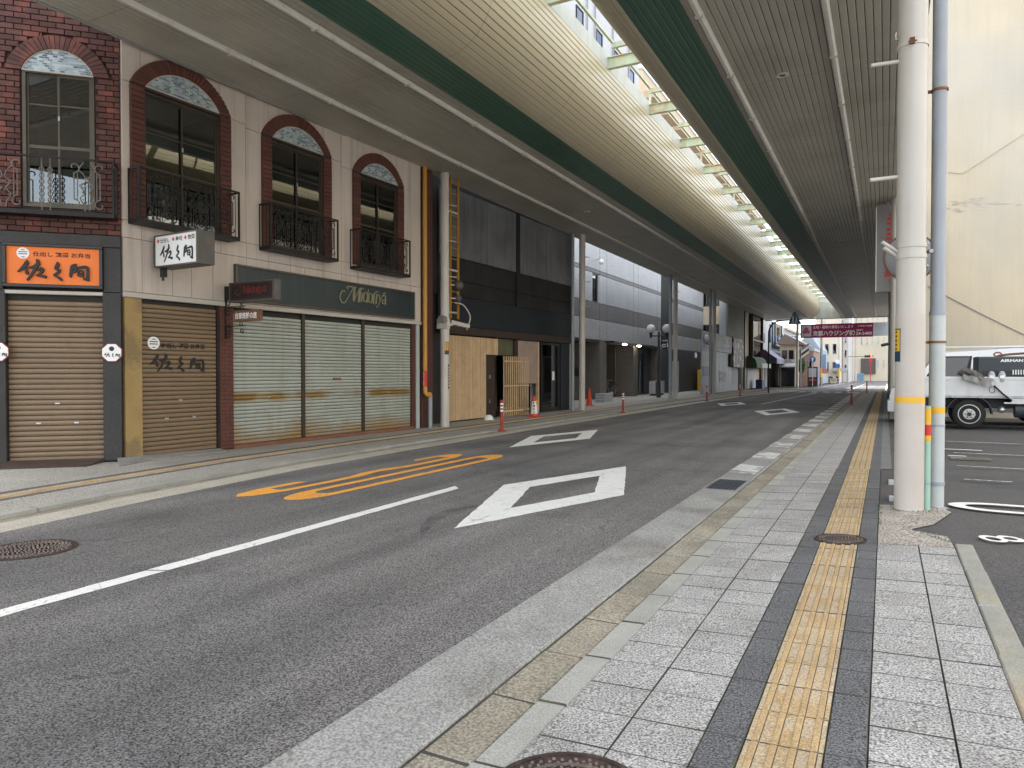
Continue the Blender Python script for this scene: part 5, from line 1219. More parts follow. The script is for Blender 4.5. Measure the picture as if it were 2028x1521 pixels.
for i, x in enumerate((13.9, 16.7)):
    t = thing('downlight', ('left' if i == 0 else 'right') + ' glowing downlight under the hotel entrance plate', 'lamp', (-14.2 + .3, 27 + x, 3.24))
    ob('lens', B().sphere((0, 0, -.02), .14, 8, .55), 'downlight', t, smooth=True); ob('rim', B().lathe([(.17, 0), (.17, -.02), (.14, -.02), (.14, 0)], n=16), 'aluminium', t)
# entrance glazing that mirrors the bright side street
gz = ob('entrance_glazing', B().box(17.4, 17.46, .55, .65, 0, 3.2).box(20.4, 20.5, .55, .65, 0, 3.2).box(17.46, 20.4, .55, .65, 3.1, 3.2).box(17.46, 20.4, .55, .65, 0, .08).box(18.6, 18.66, .55, .65, .08, 3.1), 'satin_black', hf)
ob('pane', B().box(17.46, 20.4, .595, .605, .08, 3.1), 'glass', gz); ob('interior', B().box(17.4, 21, 3.5, 3.6, 0, 3.2), 'beige_wall', gz)
ob('inner_wall', B().box(20.5, 22.2, .6, .8, -.05, 3.2), 'hotel_dark', hf)
many('wall_frame', [B().fbox(6.0, 7.6, .86, .9, 1.25, 1.75, .01), B().fbox(8.3, 9.6, .86, .9, 1.3, 1.75, .01)], 'satin_black', hf)
# second block of the hotel with a stair window
for z0, z1, m in ((-.05, 3.28, 'hotel_dark'), (3.28, 4.38, 'hotel_tile'), (4.38, 5.28, 'hotel_band'), (5.28, 6.85, 'hotel_tile'), (6.85, 7.15, 'hotel_band'), (7.15, 11.5, 'hotel_tile')): hpan(26.6, 36, z0, z1, m)
sw_ = B().box(22.72, 26.58, .5, .55, 5.5, 5.6)
for x in (22.75, 24.0, 25.3, 26.5): sw_.box(x, x + .08, .4, .5, 5.5, 11.4)
for z in (5.5, 7.4, 9.3, 11.3): sw_.box(22.8, 26.5, .41, .49, z, z + .1)
st = ob('stair_window', sw_, 'satin_black', hf); ob('pane', B().box(22.8, 26.5, .52, .53, 5.6, 11.3), 'glass_dark', st); ob('interior', B().box(22.7, 26.6, 2.5, 2.6, 3.3, 11.5), 'grey_wall', st)
hpan(22.72, 26.58, 3.3, 5.48, 'hotel_tile', .35, .2); hpan(22.72, 26.58, -.05, 3.28, 'hotel_dark', .35, .2)
tw = B().box(9, 23, 1.8, 14, 11.5, 27); tw = ob('tower_wall', tw, 'tower', hf)
for f in range(5):
    for i in range(4):
        x = 11.2 + i * 3.18; z = 12.6 + f * 3.05 - .35
        wf_ = ob('window', B().box(x, x + 1.05, 1.72, 1.8, z, z + .06).box(x, x + 1.05, 1.72, 1.8, z + 1.34, z + 1.4).box(x, x + .06, 1.72, 1.8, z + .06, z + 1.34).box(x + .99, x + 1.05, 1.72, 1.8, z + .06, z + 1.34), 'satin_black', hf)
        ob('pane', B().box(x + .06, x + .99, 1.76, 1.79, z + .06, z + 1.34), 'glass_dark', wf_)
for x in (12.8, 14.1, 17.3, 20.6): ob('drain_pipe', B().cyl((x, 1.7, 11.5), (x, 1.7, 26), .05, n=8), 'pipe_grey', hf)
wc = thing('security_camera', 'small white dome camera high on the hotel tiles', 'camera', (-14.2, 27 + 9.87, 7.75)); ob('arm', B().tube([(0, 0, 0), (.25, 0, .05), (.3, 0, -.02)], .03, 6), 'column_grey', wc); ob('dome', B().sphere((.3, 0, -.14), .14, 8), 'white', wc, smooth=True)
wl = thing('wall_lamp', 'small white lamp on the dark hotel side wall', 'lamp', (-14.15, 27 + 33, 3.0)); ob('shade', B().lathe([(.12, -.25), (.14, .0), (.05, .2), (.001, .2)], n=12), 'white', wl, smooth=True); ob('mount', B().box(-.2, 0, -.04, .04, 0, .08), 'aluminium', wl)
# street furniture before the hotel
lp = thing('street_lamp', 'black twin globe street lamp in front of the hotel', 'street lamp', (-12.1, 41.9, 0))
ob('post', B().lathe([(.14, 0), (.13, .9), (.08, 1.1), (.065, 3.95), (.05, 3.97)], n=14), 'satin_black', lp, smooth=True)
for sg in (-1, 1):
    ob('arm', B().tube([(0, 0, 3.72), (sg * .3, sg * .09, 3.72), (sg * .45, sg * .13, 3.74)], .04, 8), 'satin_black', lp, smooth=True)
    ob('cup', B().cyl((sg * .45, sg * .13, 3.6), (sg * .45, sg * .13, 3.92), .06, .11, n=12), 'satin_black', lp, smooth=True); ob('globe', B().sphere((sg * .45, sg * .13, 4.15), .27, 10), 'lamp_globe', lp, smooth=True)
hs = thing('hotel_sign', 'black shield sign with white hotel lettering by the twin globe lamp', 'sign', (-11.97, 41.94, 3.08), rad(16)); hs.scale = (.42, .42, .52)
ob('shield', B().prism([(-.02, .95), (1.15, .95), (1.15, -.05), (.9, -.32), (.2, -.32), (-.02, -.05)], 'xz', -.08, .08), 'black', hs)
text('lettering', 'HOTEL', 'white', hs, .12, 1.0, .55, .78, -.08, .004, bold=.02); text('lettering', 'α1', 'white', hs, .1, .95, -.1, .38, -.08, .004, bold=.03)
ob('hanger', B().box(-.25, .0, -.02, .02, .5, .56), 'satin_black', hs)
pl = tag(ob('pylon_sign', B().box(-13.75, -13.65, 50.2, 52.6, -.01, 2.35), 'sign_blue_white'), 'tall pale blue information pylon right of the twin globe lamp', 'sign')
tag(ob('storage_box', B().fbox(-13.9, -12.9, 59.5, 62.3, -.01, 1.75, .04), 'yellow'), 'ochre storage locker beside the pale blue hoarding', 'locker')
tag(ob('crate', B().tbox(-13.2, -12.7, 34.2, 35.4, -.01, .42, .03), 'hotel_tile'), 'small white box at the foot of the hotel wall', 'box')
ac = thing('air_conditioner', 'white air conditioner unit on the ground at the hotel entrance', 'air conditioner', (-13.4, 46.0, 0))
ob('case', B().box(-.2, .2, -1.1, 1.1, .12, .95), 'hotel_tile', ac); ob('grille', B().box(.2, .21, -1.0, .1, .18, .9), 'dark_plastic', ac); many('foot', [B().box(-.2, .2, -.9, -.7, 0, .12), B().box(-.2, .2, .7, .9, 0, .12)], 'dark_plastic', ac)
vm = thing('vending_machine', 'blue and white vending machine inside the hotel entrance', 'vending machine', (-14.9, 45.0, 0)); ob('case', B().box(-.3, .3, -.5, .4, 0, 1.8), 'sign_blue_white', vm); ob('display', B().box(.3, .32, -.4, .3, .9, 1.7), 'white', vm)
for i, c_ in enumerate(('sign_blue', 'red', 'sign_blue')): ob('product_row', B().box(.32, .33, -.38, .28, .95 + i * .25, 1.1 + i * .25), c_, vm)
# bicycle
bk = thing('bicycle', 'dark city bicycle parked in the hotel bay', 'bicycle', (-14.9, 41.2, -.01), rad(82))
def wheel(x):
    w_ = ob('wheel', B().tube([(x + .33 * math.cos(a), 0, .34 + .33 * math.sin(a)) for a in [i * math.pi / 14 for i in range(28)]], .017, 6, True), 'rubber', bk, smooth=True)
    ob('rim', B().tube([(x + .31 * math.cos(a), 0, .34 + .31 * math.sin(a)) for a in [i * math.pi / 14 for i in range(28)]], .008, 5, True), 'steel', w_)
    s_ = B()
    for i in range(14): a = i * math.pi / 7; s_.tube([(x, 0, .34), (x + .31 * math.cos(a), 0, .34 + .31 * math.sin(a))], .0025, 3)
    ob('spokes', s_, 'steel', w_); ob('mudguard', B().tube([(x + .36 * math.cos(a), 0, .34 + .36 * math.sin(a)) for a in [i * math.pi / 12 for i in range(0, 12)]], .018, 5), 'steel', w_)
wheel(.55); wheel(-.55)
ob('frame', B().tube([(.55, 0, .34), (.1, 0, .30), (-.38, 0, .45), (-.42, 0, .85)], .016, 6).tube([(.1, 0, .3), (.2, 0, .80)], .016, 6).tube([(.55, 0, .34), (.2, 0, .72)], .012, 6).tube([(-.55, 0, .34), (-.42, 0, .9), (-.40, 0, 1.0)], .016, 6).tube([(-.40, 0, .7), (.13, 0, .42)], .016, 6), 'sign_grey', bk, smooth=True)
ob('saddle', B().tube([(.3, 0, .86), (.2, 0, .87), (.05, 0, .87)], .05, 8), 'black', bk, smooth=True); ob('handlebar', B().tube([(-.25, -.27, 1.02), (-.42, -.15, 1.05), (-.42, .15, 1.05), (-.25, .27, 1.02)], .013, 6), 'steel', bk, smooth=True)
ob('rack', B().box(.35, .8, -.08, .08, .74, .76), 'dark_plastic', bk); ob('basket', B().box(-.8, -.48, -.16, .16, .75, .98), 'dark_plastic', bk); ob('crank', B().cyl((.1, -.08, .3), (.1, .08, .3), .06, n=10).box(.06, .14, -.12, -.08, .1, .3), 'steel', bk)
# ------------------------------------------------------------------ far left row of shops (front at x = -11.4)
def row(name, label, y0, y1, x=-11.4, cat='building'): return facade(name, label, cat, (x, y0), (x, y1))
hb = row('hoarding', 'pale blue metal hoarding with signboard and two posters beyond the hotel', 49.9, 61.0, cat='hoarding')
for i in range(9):
    a = .1 + i * 1.21; ob('sheet', B().fbox(a, a + 1.19, -.03, .05, -.03, 3.1 if i > 3 else 3.9, .01), 'rolling_blue', hb)
ob('signboard', B().fbox(.0, 11.1, -.12, -.04, 3.1, 4.45, .01), 'sign_blue_white', hb)
for k_, (s_, a, b_, z0, z1) in enumerate((('伯方', 6.6, 10.4, 3.75, 4.25), ('はかたの魚', 6.0, 10.0, 3.3, 3.6), ('新鮮な海の幸', .6, 4.2, 3.5, 3.85), ('営業時間', .8, 3.9, 3.2, 3.42))): text('lettering', s_, 'sign_blue' if k_ else 'navy', hb, a, b_, z0, z1, -.12, .006)
ob('poster', B().box(.45, 2.7, -.05, -.035, 1.25, 1.95), 'poster_blue', hb); ob('poster', B().box(5.9, 8.6, -.05, -.035, .8, 1.6), 'poster_dark', hb)
gl = thing('street_lamp', 'dark single globe lamp post in front of the pale blue hoarding', 'street lamp', (-10.9, 51.2, 0)); ob('post', B().lathe([(.1, 0), (.09, 1), (.06, 1.1), (.05, 3.6)], n=10), 'satin_black', gl, smooth=True); ob('arm', B().tube([(0, 0, 3.5), (-.2, -.5, 3.5), (-.25, -.7, 3.6)], .04, 6), 'satin_black', gl); ob('globe', B().sphere((-.25, -.75, 3.9), .27, 9), 'lamp_globe', gl, smooth=True)
be = thing('tenement', 'beige building with two window bands above the pale blue hoarding', 'building', (-17.5, 63.3, 0))
ob('wall', B().box(0, 5.4, 0, 8, -.1, 4.75).box(0, 5.4, 0, 8, 5.73, 7.33).box(0, 5.4, 0, 8, 8.5, 10), 'beige_wall', be)
for z0, z1 in ((4.75, 5.73), (7.33, 8.5)):
    for i in range(3):
        x = .05 + i * 1.78
        wn = ob('window', B().box(x, x + .08, .1, .25, z0, z1).box(x + 1.7, x + 1.78, .1, .25, z0, z1).box(x + .08, x + 1.7, .1, .25, z1 - .08, z1).box(x + .08, x + 1.7, .1, .25, z0, z0 + .08).box(x + .85, x + .92, .1, .25, z0 + .08, z1 - .08), 'satin_black', be); ob('pane', B().box(x + .08, x + 1.7, .17, .18, z0 + .08, z1 - .08), 'glass_dark', wn)
    ob('interior', B().box(0, 5.4, .8, .9, z0, z1), 'grey_wall', be)
k1 = row('clad_shop', 'shop with grey green ribbed upper wall and brown picture sign', 59.2, 67.6)
for i in range(14): a = i * .59; ob('cladding_strip', B().fbox(a + .01, a + .58, -.06, .1, 4.5, 7.4, .02), 'clad_green', k1)
ob('wall', B().box(0, 8.3, .1, .65, -.05, 7.4), 'white_wall', k1)
ob('picture_sign', B().fbox(1.3, 6.1, -.25, -.07, 1.95, 4.45, .02), 'shop_brown', k1)
for i in range(4): ob('shutter_leaf', B().fbox(1.4 + i * 1.3, 2.66 + i * 1.3, .04, .1, -.03, 1.8, .01), 'white_wall', k1)
ob('doorway', B().box(5.0, 6.6, .0, .09, -.03, 1.9), 'room', k1); ob('vent', B().fbox(.3, 1.2, -.2, .05, 2.0, 3.0, .02), 'room', k1)
ob('pier', B().fbox(7.3, 8.1, -.15, .1, -.05, 7.4, .02), 'brown_frame', k1)
tag(ob('marker_pole', B().cyl((-9.6, 55.4, 0), (-9.6, 55.4, 1.9), .05, n=8).cyl((-9.6, 55.75, 0), (-9.6, 55.75, 1.9), .05, n=8), 'column_grey'), 'pair of thin pale pipes behind the kerb before the brown picture sign', 'pipe')
k2 = row('glass_shop', 'narrow shop with tall tilted showcase window and green hood awning', 67.6, 77.2)
ob('wall', B().box(0, 9.6, .1, 8, 0, 7.4), 'beige_wall', k2)
sg = ob('showcase', B().box(2.4, 2.6, -.3, .1, 2.6, 7.2).box(8.6, 8.8, -.3, .1, 2.6, 7.2).box(2.6, 8.6, -.3, .1, 4.55, 4.7).box(2.6, 8.6, -.3, .1, 7.1, 7.2), 'brown_frame', k2); ob('pane', B().box(2.6, 8.6, -.16, -.14, 2.6, 7.1), 'glass', sg); ob('interior', B().box(2.4, 8.8, .0, .08, 2.5, 7.2), 'white_wall', sg)
aw = [( -.1, 3.05), (-.5, 3.0), (-.85, 2.75), (-1.0, 2.3), (-1.0, 1.95), (-.1, 1.95)]
ob('hood_awning', B().prism(aw, 'yz', .2, 6.5), 'awning_green', k2); ob('air_unit', B().fbox(3.0, 8.8, -.9, .0, 1.95, 2.4, .03), 'white_wall', k2); LAST[0].location = (0, -.15, -.02)
for i in range(3): ob('shutter_leaf', B().fbox(1.3 + i * 1.75, 3.0 + i * 1.75, .02, .1, -.03, 1.85, .01), 'white_wall', k2)
ob('pier', B().fbox(8.85, 9.5, -.1, .1, -.05, 7.4, .02), 'brown_frame', k2)
tag(ob('waste_bin', B().tbox(-10.9, -10.3, 70.3, 72.2, -.02, .85, .08), 'blue_bin'), 'dark blue bin by the white shop doors', 'bin')
k3 = row('corner_boutique', 'cream corner shop with mauve sloping awning and tall blue window', 77.2, 96.0)
ob('wall', B().box(0, 18.8, .1, 8, 2.5, 7.4).box(17, 18.8, .1, 8, -.1, 2.5).box(0, .8, .1, 8, -.1, 2.5), 'white_wall', k3)
wn = ob('window', B().box(8.0, 8.25, -.05, .1, 4.6, 7.3).box(15.9, 16.1, -.05, .1, 4.6, 7.3).box(10.2, 10.4, -.05, .1, 4.6, 7.3).box(8.25, 15.9, -.05, .1, 4.5, 4.7), 'navy', k3); ob('pane', B().box(8.25, 15.9, .02, .03, 4.7, 7.3), 'glass', wn); ob('blind', B().box(10.4, 15.9, .06, .09, 4.7, 7.3), 'sign_blue_white', wn)
ob('slit', B().box(6.3, 6.8, -.02, .09, 4.9, 6.9).box(16.9, 17.3, -.02, .09, 4.7, 6.3).box(.5, 2.2, -.02, .09, 4.7, 5.7), 'navy', k3)
ob('awning', B().prism([(-.02, 4.05), (-1.5, 2.95), (-1.5, 2.45), (-1.46, 2.45), (-1.46, 2.9), (-.02, 3.95)], 'yz', .2, 17.8), 'awning_mauve', k3)
ob('awning_side', B().prism([(-.02, 4.03), (-1.49, 2.93), (-1.49, 2.45), (-.02, 2.45)], 'yz', .12, .18), 'awning_side', k3)
for i in range(8): a = 1.0 + i * 2.0; ob('door_leaf', B().fbox(a, a + 1.2, .3, .4, -.1, 2.45, .02), 'white_wall' if i % 2 == 0 else 'beige_wall', k3)
ob('shop_interior', B().box(.5, 17.5, 1.2, 1.3, -.1, 2.6), 'room_light', k3)
k4 = row('white_shop', 'sunlit white shop beyond the mauve awning', 96.2, 112)
ob('wall', B().box(0, 15.8, 0, 8, -.2, 7.3), 'white_wall', k4); ob('cornice', B().box(-.1, 15.9, -.3, 0, 7.0, 7.3), 'beige_wall', k4)
for i in range(3): a = 6.2 + i * 2.6; ob('window', B().box(a, a + 1.6, -.04, .0, 3.8, 6.2), 'glass_dark', k4)
ob('shop_window', B().box(1, 12, -.05, .0, .3, 2.4), 'glass', k4); ob('canopy', B().box(.5, 13, -.9, 0, 2.5, 2.9), 'white_wall', k4)
ps = thing('parking_sign', 'tall white sign with blue P symbol on the sunlit shop', 'sign', (-11.2, 98.3, 0), rad(15)); ob('board', B().box(-.05, 1.0, -.2, .0, 2.9, 6.3), 'white', ps); ob('blue_field', B().box(.0, .95, -.21, -.2, 5.5, 6.25), 'sign_blue', ps); text('symbol', 'P', 'white', ps, .25, .75, 5.6, 6.15, -.21, .01, bold=.05); text('lettering', 'プラザ', 'red', ps, .25, .75, 3.5, 5.3, -.2, .01, vertical=True)
# pole with arm and pedestrian sign, and no parking disc
pn = thing('sign_pole', 'dark curved pole with blue pedestrian crossing sign and no parking disc', 'sign pole', (-7.9, 57.0, 0))
ob('pole', B().tube([(0, 0, -.05), (0, 0, 4.4)] + [(.9 * (1 - math.cos(a)), 0, 4.5 + .95 * math.sin(a)) for a in [i * math.pi / 16 for i in range(9)]] + [(2.35, 0, 5.5)], .055, 8), 'satin_black', pn, smooth=True)
def tri(cx, cz, w_, h_, y): return [(cx - w_ / 2, cz - h_ / 2 + .12), (cx - w_ / 2, cz - h_ / 2), (cx + w_ / 2, cz - h_ / 2), (cx + w_ / 2, cz - h_ / 2 + .12), (cx + .06, cz + h_ / 2), (cx - .06, cz + h_ / 2)]
pd = ob('crossing_sign', B().prism(tri(1.85, 5.6, .86, .95, 0), 'xz', -.10, -.06), 'navy', pn)
fg = B()
for cx, s in ((1.74, 1), (1.98, .75)):
    fg.sphere((cx, -.105, 5.62 + .1 * s), .045 * s, 6); fg.prism([(cx - .04 * s, 5.48), (cx + .04 * s, 5.48), (cx + .05 * s, 5.66 * 1 if s == 1 else 5.6), (cx - .05 * s, 5.66 if s == 1 else 5.6)], 'xz', -.107, -.101)
    fg.prism([(cx - .10 * s, 5.24), (cx - .05 * s, 5.24), (cx + .03 * s, 5.48), (cx - .03 * s, 5.48)], 'xz', -.107, -.101); fg.prism([(cx + .10 * s, 5.24), (cx + .05 * s, 5.24), (cx - .02 * s, 5.48), (cx + .04 * s, 5.48)], 'xz', -.1075, -.102)
fg.box(1.5, 2.2, -.106, -.101, 5.18, 5.21); ob('pictogram', fg, 'sign_blue_white', pd)
dc = ob('no_parking_disc', B().cyl((-.32, -.09, 2.95), (-.32, -.06, 2.95), .29, n=24), 'dark_red', pn); ob('field', B().cyl((-.32, -.095, 2.95), (-.32, -.089, 2.95), .22, n=24), 'navy', dc)
ob('bar', B().prism([(-.50, 3.08), (-.46, 3.13), (-.14, 2.82), (-.18, 2.77)], 'xz', -.1, -.0955), 'dark_red', dc)
# banner under the end of the canopy
bn = thing('banner', 'maroon property banner with white lettering hung across the end of the canopy', 'banner', (0, 79.3, 0))
ob('cloth', B().box(-7.85, -1.1, -.03, .03, 5.1, 6.5), 'maroon', bn); ob('white_end', B().box(-1.1, .25, -.03, .03, 5.16, 6.5), 'sign_blue_white', bn); ob('logo_field', B().box(-7.75, -6.8, -.04, -.031, 5.25, 6.4), 'sign_blue_white', bn)
lg = B()
for dx, dz in ((-7.28, 6.0), (-7.45, 5.72), (-7.10, 5.72)): lg.cyl((dx, -.05, dz), (dx, -.041, dz), .2, n=16)
ob('logo', lg, 'pink', bn)
text('lettering', '土地・建物の買取いたします', 'white', bn, -6.65, -2.85, 6.02, 6.34, -.03, .006, bold=.01); text('lettering', '京都ハウジング㈱', 'white', bn, -6.65, -2.75, 5.26, 5.82, -.03, .006, bold=.02)
text('lettering', '0877', 'white', bn, -2.6, -2.0, 5.68, 5.86, -.03, .006, bold=.02); text('lettering', '24-5400', 'white', bn, -2.65, -1.2, 5.3, 5.6, -.03, .006, bold=.02); text('lettering', '不動産の相談', 'white', bn, -2.5, -1.2, 6.12, 6.28, -.03, .006, bold=.01)
ob('hanging_cord', B().tube([(-7.8, 0, 6.5), (-7.8, 0, 7.0)], .02, 5).tube([(.2, 0, 6.5), (.2, 0, 7.0)], .02, 5), 'satin_black', bn)

# ------------------------------------------------------------------ sunlit street beyond the canopy
def block(name, label, x0, x1, y0, y1, z1, m, wins=None, z0=-.1, wm='glass_dark'):
    t = thing(name, label, 'building', (x0, y0, 0)); ob('wall', B().box(0, x1 - x0, 0, y1 - y0, z0, z1), m, t); ob('parapet', B().box(-.1, x1 - x0 + .1, -.1, y1 - y0 + .1, z1, z1 + .3), 'grey_wall', t)
    if wins:
        nx, nz, ww, hh = wins
        for i in range(nx):
            for j in range(nz):
                x = (x1 - x0) * (i + .5) / nx - ww / 2; z = 1.0 + (z1 - 1) * (j + .5) / nz - hh / 2
                wn = ob('window', B().box(x, x + ww, -.06, .0, z, z + .08).box(x, x + ww, -.06, .0, z + hh - .08, z + hh).box(x, x + .08, -.06, 0, z + .08, z + hh - .08).box(x + ww - .08, x + ww, -.06, 0, z + .08, z + hh - .08), 'aluminium', t)
                ob('pane', B().box(x + .08, x + ww - .08, -.03, .0, z + .08, z + hh - .08), wm, wn)
    return t
block('office', 'cream end wall building closing the street with vertical slits', -5.4, 1.2, 150, 165, 14, 'far_cream', (7, 3, .25, 1.6))
tag(ob('billboard', B().box(-4.1, -1.6, 149.6, 149.9, 1.3, 4.2), 'sign_grey'), 'grey billboard on the cream end wall building', 'billboard')
tag(ob('vending_machine', B().tbox(-4.7, -3.6, 148.5, 149.3, -.1, 1.4, .05), 'far_blue'), 'light blue machine at the foot of the cream end wall', 'vending machine')
tag(ob('silo_building', B().cyl((.9, 158, -.1), (.9, 158, 12), 2.2, n=24), 'grey_wall', smooth=True), 'rounded grey building at the right end of the street', 'building')
block('yellow_house', 'pale yellow building behind the utility poles', -9.5, -6.3, 118, 130, 12, 'far_cream', (3, 4, .6, 1.6))
block('white_office', 'white office with narrow windows right of the pale yellow building', -6.2, -5.3, 128, 142, 13, 'white_wall', (1, 5, .4, 1.3))
br = block('brick_house', 'red brick two storey house beside the blue arrow sign', -8.6, -7.3, 88, 96, 4.0, 'far_brick', (2, 1, .4, .9))
hg = thing('greenhouse_roof', 'pale translucent gabled roof behind the brick house', 'building', (-9.7, 99, 0)); ob('gable', B().prism([(0, 0), (2.2, 0), (2.2, 4.6), (.9, 6.8), (0, 5.6)], 'xz', 0, 14), 'rolling_blue', hg)
hs2 = thing('tiled_house', 'old house with brown tiled eaves left of the brick house', 'building', (-10.4, 84, 0)); ob('wall', B().box(0, 1.6, 0, 9, -.1, 4.7), 'beige_wall', hs2)
many('window', [B().box(.2, .7, -.04, 0, 3.0, 4.0), B().box(.9, 1.4, -.04, 0, 3.0, 4.0)], 'auto_glass', hs2); ob('shop_opening', B().box(.1, 1.5, -.03, 0, -.05, 2.1), 'auto_glass', hs2); ob('shop_awning', B().prism([(-.02, 2.6), (-.7, 2.2), (-.7, 2.1), (-.02, 2.2)], 'yz', .05, 1.55), 'white_wall', hs2); ob('signboard', B().box(.1, 1.5, -.1, 0, 2.62, 2.95), 'sign_blue_white', hs2); text('lettering', '薬局', 'red', hs2, .4, 1.2, 2.66, 2.9, -.1, .006); ob('roof', B().prism([(-.4, 4.7), (2.5, 4.6), (2.5, 4.75), (.5, 5.8)], 'xz', -.3, 9.3), 'far_roof', hs2)
tree = thing('street_tree', 'small green street tree behind the canopy end column', 'tree', (-8.1, 83, 0))
ob('trunk', B().cyl((0, 0, -.1), (0, 0, 1.8), .07, .04, 8), 'brown_frame', tree); lf = B(); rr = random.Random(5)
for i in range(900):
    a, c_ = rr.uniform(0, 6.28), rr.uniform(-1, 1); q = rr.random() ** .4; r_ = math.sqrt(1 - c_ * c_)
    p = Vector((.42 * q * r_ * math.cos(a), .42 * q * r_ * math.sin(a), 2.3 + .9 * q * c_)); d1 = Vector((rr.gauss(0, 1), rr.gauss(0, 1), rr.gauss(0, 1))).normalized() * .09; d2 = d1.orthogonal().normalized() * .05
    lf.add([p - d1, p + d2, p + d1, p - d2], [(0, 1, 2, 3)])
ob('crown', lf, 'leaf', tree)
fl = thing('flag', 'striped flags on poles beside the small street tree', 'flag', (-8.0, 81.5, 0)); ob('pole', B().tube([(0, 0, -.05), (0, 0, 4.2)], .03, 6), 'aluminium', fl)
for i, c_ in enumerate(('white', 'awning_green', 'white', 'awning_mauve')): ob('stripe', B().prism([(.02, 3.0 + i * .28), (.02, 3.26 + i * .28), (.8, 3.86 + i * .28), (.8, 3.6 + i * .28)], 'xz', -.01, .01), c_, fl)
va = thing('vending_machine', 'black and blue drink machine on the sunlit corner', 'vending machine', (-7.6, 85, 0)); ob('case', B().box(-.05, .95, 0, .8, -.05, 2.15), 'dark_plastic', va); ob('side', B().box(.95, 1.0, 0, .8, -.05, 2.15), 'sign_blue', va); ob('display', B().box(.05, .85, -.02, 0, 1.0, 2.0), 'grey_wall', va); ob('cans', B().box(.1, .8, -.03, -.02, .6, .8), 'red', va)
aw_ = thing('arrow_sign', 'round blue sign with white arrow on a thin pole', 'sign', (-7.05, 84, 0)); ob('pole', B().cyl((0, 0, -.05), (0, 0, 3.3), .03, n=8), 'aluminium', aw_); ob('disc', B().cyl((0, -.06, 2.95), (0, -.03, 2.95), .33, n=24), 'sign_blue', aw_); ob('arrow', B().prism([(-.05, 2.72), (.05, 2.72), (.05, 2.98), (.15, 2.98), (0, 3.18), (-.15, 2.98), (-.05, 2.98)], 'xz', -.066, -.061), 'white', aw_)
for (x, y, h_), lb in (((-7.35, 100, 9), 'brown utility pole left of the pale yellow building'), ((-5.9, 112, 10), 'grey utility pole with two round signs'), ((-4.95, 118, 10), 'tall utility pole in the middle of the far street'), ((-5.3, 145, 10), 'thin far pole at the left of the end wall'), ((-4.9, 147, 9), 'second thin far pole beside the end wall')):
    t = thing('utility_pole', lb, 'utility pole', (x, y, 0)); ob('pole', B().cyl((0, 0, -.1), (0, 0, h_), .17, .11, 10), 'column' if y != 100 else 'far_roof', t, smooth=True); ob('crossarm', B().box(-.6, .6, -.04, .04, h_ - .9, h_ - .8), 'aluminium', t)
    if y in (100, 112): ob('striped_guard', B().cyl((0, 0, .9), (0, 0, 2.1), .18, .175, 10), 'yellow', t)
    if y == 112:
        ob('round_sign', B().cyl((-.2, -.25, 3.1), (-.2, -.22, 3.1), .3, n=20), 'white', t); ob('round_sign', B().cyl((-.15, -.25, 2.45), (-.15, -.22, 2.45), .32, n=20), 'sign_blue', t)
for i, (a, b_) in enumerate((((-7.35, 100, 8.2), (-5.9, 112, 9.1)), ((-5.9, 112, 9.1), (-4.95, 118, 9.2)), ((-7.35, 100, 7.4), (-10.5, 92, 6.5)))):
    m_ = Vector(a).lerp(Vector(b_), .5) - Vector((0, 0, .7)); tag(ob('overhead_wire', B().tube(catmull([a, tuple(m_), b_], 8), .018, 4), 'satin_black'), 'thin sagging overhead wire, span %s of the far street poles' % ('nearest', 'middle', 'leftmost')[i], 'wire')
tl = thing('traffic_light', 'red traffic light on a long horizontal arm over the far crossing', 'traffic light', (-4.95, 117.6, 0)); ob('arm', B().tube([(0, 0, 3.9), (3.4, 0, 3.9)], .04, 6), 'satin_black', tl); ob('housing', B().box(2.2, 3.35, -.15, .05, 3.75, 4.08), 'satin_black', tl); ob('lamp', B().cyl((3.13, -.2, 3.92), (3.13, -.15, 3.92), .14, n=14), 'signal_red', tl)
tag(ob('sign_post', B().cyl((-2.3, 140, -.1), (-2.3, 140, 3.9), .06, n=8).cyl((-2.3, 139.9, 3.7), (-2.3, 139.95, 3.7), .3, n=16), 'red'), 'red round sign on a post in the far road', 'sign')
tag(ob('shop_awning', B().prism([(-7.1, 1.7), (-5.1, 1.7), (-5.1, 2.2), (-7.1, 2.2)], 'xz', 116, 117.8), 'grey_wall'), 'grey flat shop awning behind the utility poles', 'awning')
bl = thing('shop_banner', 'blue vertical shop banner left of the brown utility pole', 'sign', (-7.0, 97, 0)); ob('cloth', B().box(-.05, .4, -.02, .02, 1.6, 3.8), 'far_blue', bl); ob('pole', B().cyl((-.1, 0, -.1), (-.1, 0, 3.9), .025, n=6), 'aluminium', bl)
tag(ob('shop_sign', B().box(-6.95, -6.35, 95.9, 96, 1.4, 2.0), 'far_red'), 'small red square sign beneath the blue vertical banner', 'sign')
for i, (x, y) in enumerate(((-6.2, 104), (-5.7, 106), (-6.6, 103))):
    t = thing('parked_bicycle', ('dark bicycle parked by the far poles', 'bluish bicycle parked between the far poles', 'blue bicycle parked left of the far poles')[i], 'bicycle', (x, y, 0), rad(70 + i * 15))
    for s_ in (-.5, .5): ob('wheel', B().tube([(s_ + .32 * math.cos(a), 0, .33 + .32 * math.sin(a)) for a in [j * math.pi / 8 for j in range(16)]], .02, 4, True), 'rubber', t)
    ob('frame', B().tube([(-.5, 0, .33), (-.3, 0, .95), (.1, 0, .4), (.5, 0, .33), (.2, 0, .8), (-.3, 0, .75)], .025, 5), 'sign_blue' if i else 'satin_black', t); ob('basket', B().box(-.7, -.4, -.15, .15, .75, 1.0), 'dark_plastic', t)
block('beige_tower', 'tall beige apartment block seen through the canopy slot', -52, -34, 108, 230, 49, 'tower_beige')
